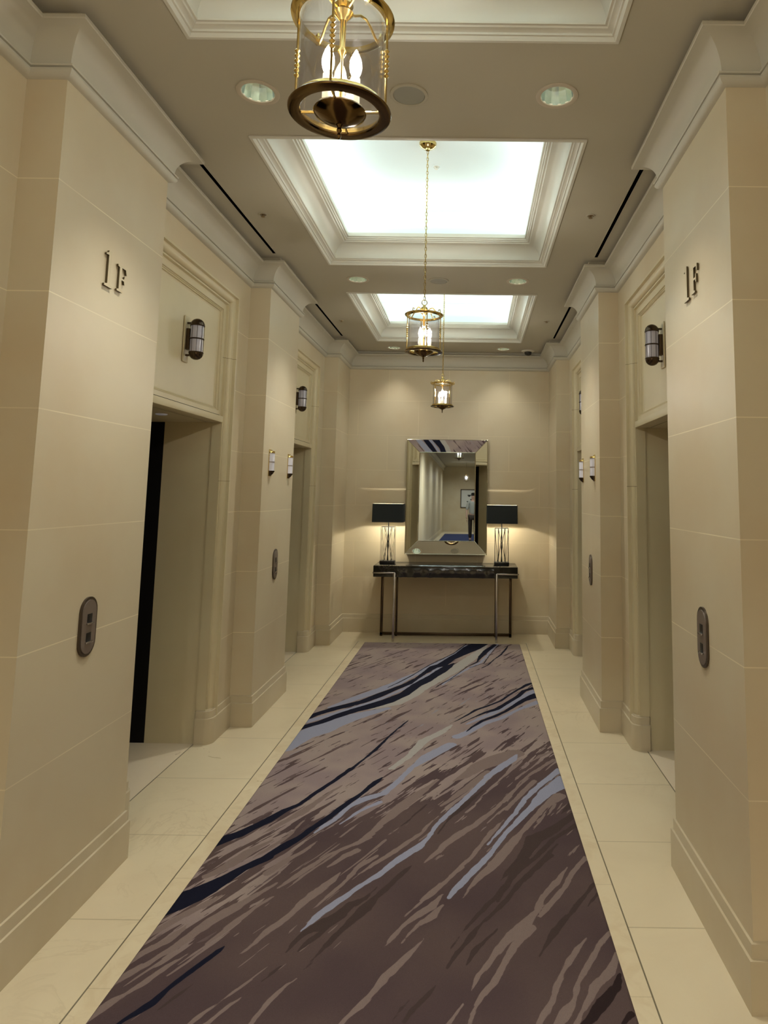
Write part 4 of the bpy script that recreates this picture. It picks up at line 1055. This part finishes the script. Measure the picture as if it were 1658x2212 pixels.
# blue hall carpet
hc = MB(); hc.box(-1.25, 0.70, -15.5, -2.6, 0.0, 0.007); hcarp = hc.build('hall_carpet', mat('blue hall carpet', (0.035, 0.045, 0.11), 0.95, spec=0.1))
tag(hcarp, 'dark blue carpet of the hall behind, seen only in the mirror', 'rug')

# a person walking away in the hall, seen only in the mirror
def skin_person(label, loc, rz):
    t = thing('person', label, 'person', loc, rz)
    def skin(name, verts, edges, rad, mt, root=0, sub=2, parent=None):
        me = bpy.data.meshes.new(name); me.from_pydata(verts, edges, []); o = bpy.data.objects.new(name, me); C.objects.link(o)
        sk = o.modifiers.new('skin', 'SKIN'); ss = o.modifiers.new('sub', 'SUBSURF'); ss.levels = sub; ss.render_levels = sub
        for i_, v in enumerate(me.skin_vertices[0].data): v.radius = rad[i_] if isinstance(rad[i_], tuple) else (rad[i_], rad[i_]); v.use_root = (i_ == root)
        sk.use_smooth_shade = True; me.materials.append(mt); o.parent = parent or t
        return o
    skinm = mat('skin', (0.45, 0.27, 0.19), 0.5)
    V = [(0, 0, 0.94), (0, 0, 1.12), (0, 0.01, 1.32), (0, 0.0, 1.46), (0, 0.0, 1.53), (0, 0.01, 1.62), (0, 0.012, 1.71),
         (0.10, 0.0, 0.90), (0.10, 0.10, 0.50), (0.10, 0.05, 0.09), (0.10, 0.17, 0.035),
         (-0.10, 0.0, 0.90), (-0.10, -0.05, 0.50), (-0.10, -0.22, 0.12), (-0.10, -0.13, 0.035),
         (0.17, 0.0, 1.42), (0.23, -0.04, 1.14), (0.24, 0.06, 0.90), (0.235, 0.09, 0.82),
         (-0.17, 0.0, 1.42), (-0.23, 0.03, 1.14), (-0.235, 0.14, 0.92), (-0.23, 0.17, 0.84)]
    E = [(0, 1), (1, 2), (2, 3), (3, 4), (4, 5), (5, 6), (0, 7), (7, 8), (8, 9), (9, 10), (0, 11), (11, 12), (12, 13), (13, 14), (3, 15), (15, 16), (16, 17), (17, 18), (3, 19), (19, 20), (20, 21), (21, 22)]
    Rr = [(0.15, 0.10), (0.13, 0.09), (0.16, 0.10), (0.09, 0.07), 0.055, (0.075, 0.09), (0.06, 0.07), 0.085, 0.06, 0.045, 0.04, 0.085, 0.06, 0.045, 0.04,
          0.055, 0.042, 0.03, 0.028, 0.055, 0.042, 0.03, 0.028]
    body = skin('body', V, E, Rr, skinm)
    for s_, hx, hy, hz in ((1, 0.235, 0.095, 0.81), (-1, -0.23, 0.175, 0.83)):
        vv = [(hx, hy, hz)]; ee = []; rd = [0.022]
        for f in range(4):
            b = len(vv); y_ = hy + (f-1.5)*0.019; ln = (0.060, 0.070, 0.066, 0.052)[f]
            vv += [(hx, y_, hz-0.055), (hx-s_*0.008, y_, hz-0.055-ln*0.55), (hx-s_*0.022, y_, hz-0.055-ln)]; ee += [(0, b), (b, b+1), (b+1, b+2)]; rd += [0.012, 0.009, 0.008]
        b = len(vv); vv += [(hx-s_*0.012, hy+0.032, hz-0.03), (hx-s_*0.022, hy+0.045, hz-0.062)]; ee += [(0, b), (b, b+1)]; rd += [0.012, 0.009]
        skin('hand', vv, ee, rd, skinm, sub=1)
    tv = [V[0], V[7], V[8], V[9], V[11], V[12], V[13]]
    skin('trousers', tv, [(0, 1), (1, 2), (2, 3), (0, 4), (4, 5), (5, 6)], [(0.165, 0.115), 0.10, 0.078, 0.064, 0.10, 0.078, 0.064], mat('dark brown trousers', (0.05, 0.035, 0.025), 0.9))
    sv = [V[0], V[1], V[2], V[3], V[15], V[16], V[19], V[20]]
    skin('shirt', sv, [(0, 1), (1, 2), (2, 3), (3, 4), (4, 5), (3, 6), (6, 7)], [(0.17, 0.12), (0.15, 0.11), (0.175, 0.115), (0.10, 0.085), 0.068, 0.055, 0.068, 0.055], mat('grey shirt', (0.33, 0.33, 0.29), 0.9))
    mb = MB(); mb.lathe([(0.0, 1.80), (0.05, 1.79), (0.078, 1.76), (0.080, 1.71), (0.074, 1.67)], 0, -0.004, 0, 20); mb.build('hair', M_blackm, t)
    mb = MB(); mb.lathe([(0, 1.62), (0.008, 1.625), (0.012, 1.64), (0.006, 1.67), (0, 1.675)], 0, 0.095, 0, 10); mb.build('nose', skinm, t)
    for s_ in (-1, 1):
        mb = MB(); mb.box(s_*0.10-0.045, s_*0.10+0.045, (0.01 if s_ > 0 else -0.28), (0.25 if s_ > 0 else -0.05), 0.0, 0.075, 0.02); mb.build('shoe', M_blackm, t)
    return t
skin_person('person in a grey shirt and dark trousers, seen only in the mirror', (0.02, -9.5, 0.009), 0.0)

# outer shell: back of the lift openings and plenum, so no light leaks
for nm, v in (('wall_3', [(-2.3, YH-0.2, -0.05), (-2.3, YB+0.2, -0.05), (-2.3, YB+0.2, ZT), (-2.3, YH-0.2, ZT)]), ('wall_4', [(1.7, YH-0.2, -0.05), (1.7, YB+0.2, -0.05), (1.7, YB+0.2, ZT), (1.7, YH-0.2, ZT)]),
              ('wall_5', [(-2.3, YH-0.2, ZT), (1.7, YH-0.2, ZT), (1.7, YB+0.2, ZT), (-2.3, YB+0.2, ZT)])):
    struct(MB().quad(*v).build(nm, M_black, smooth=0))
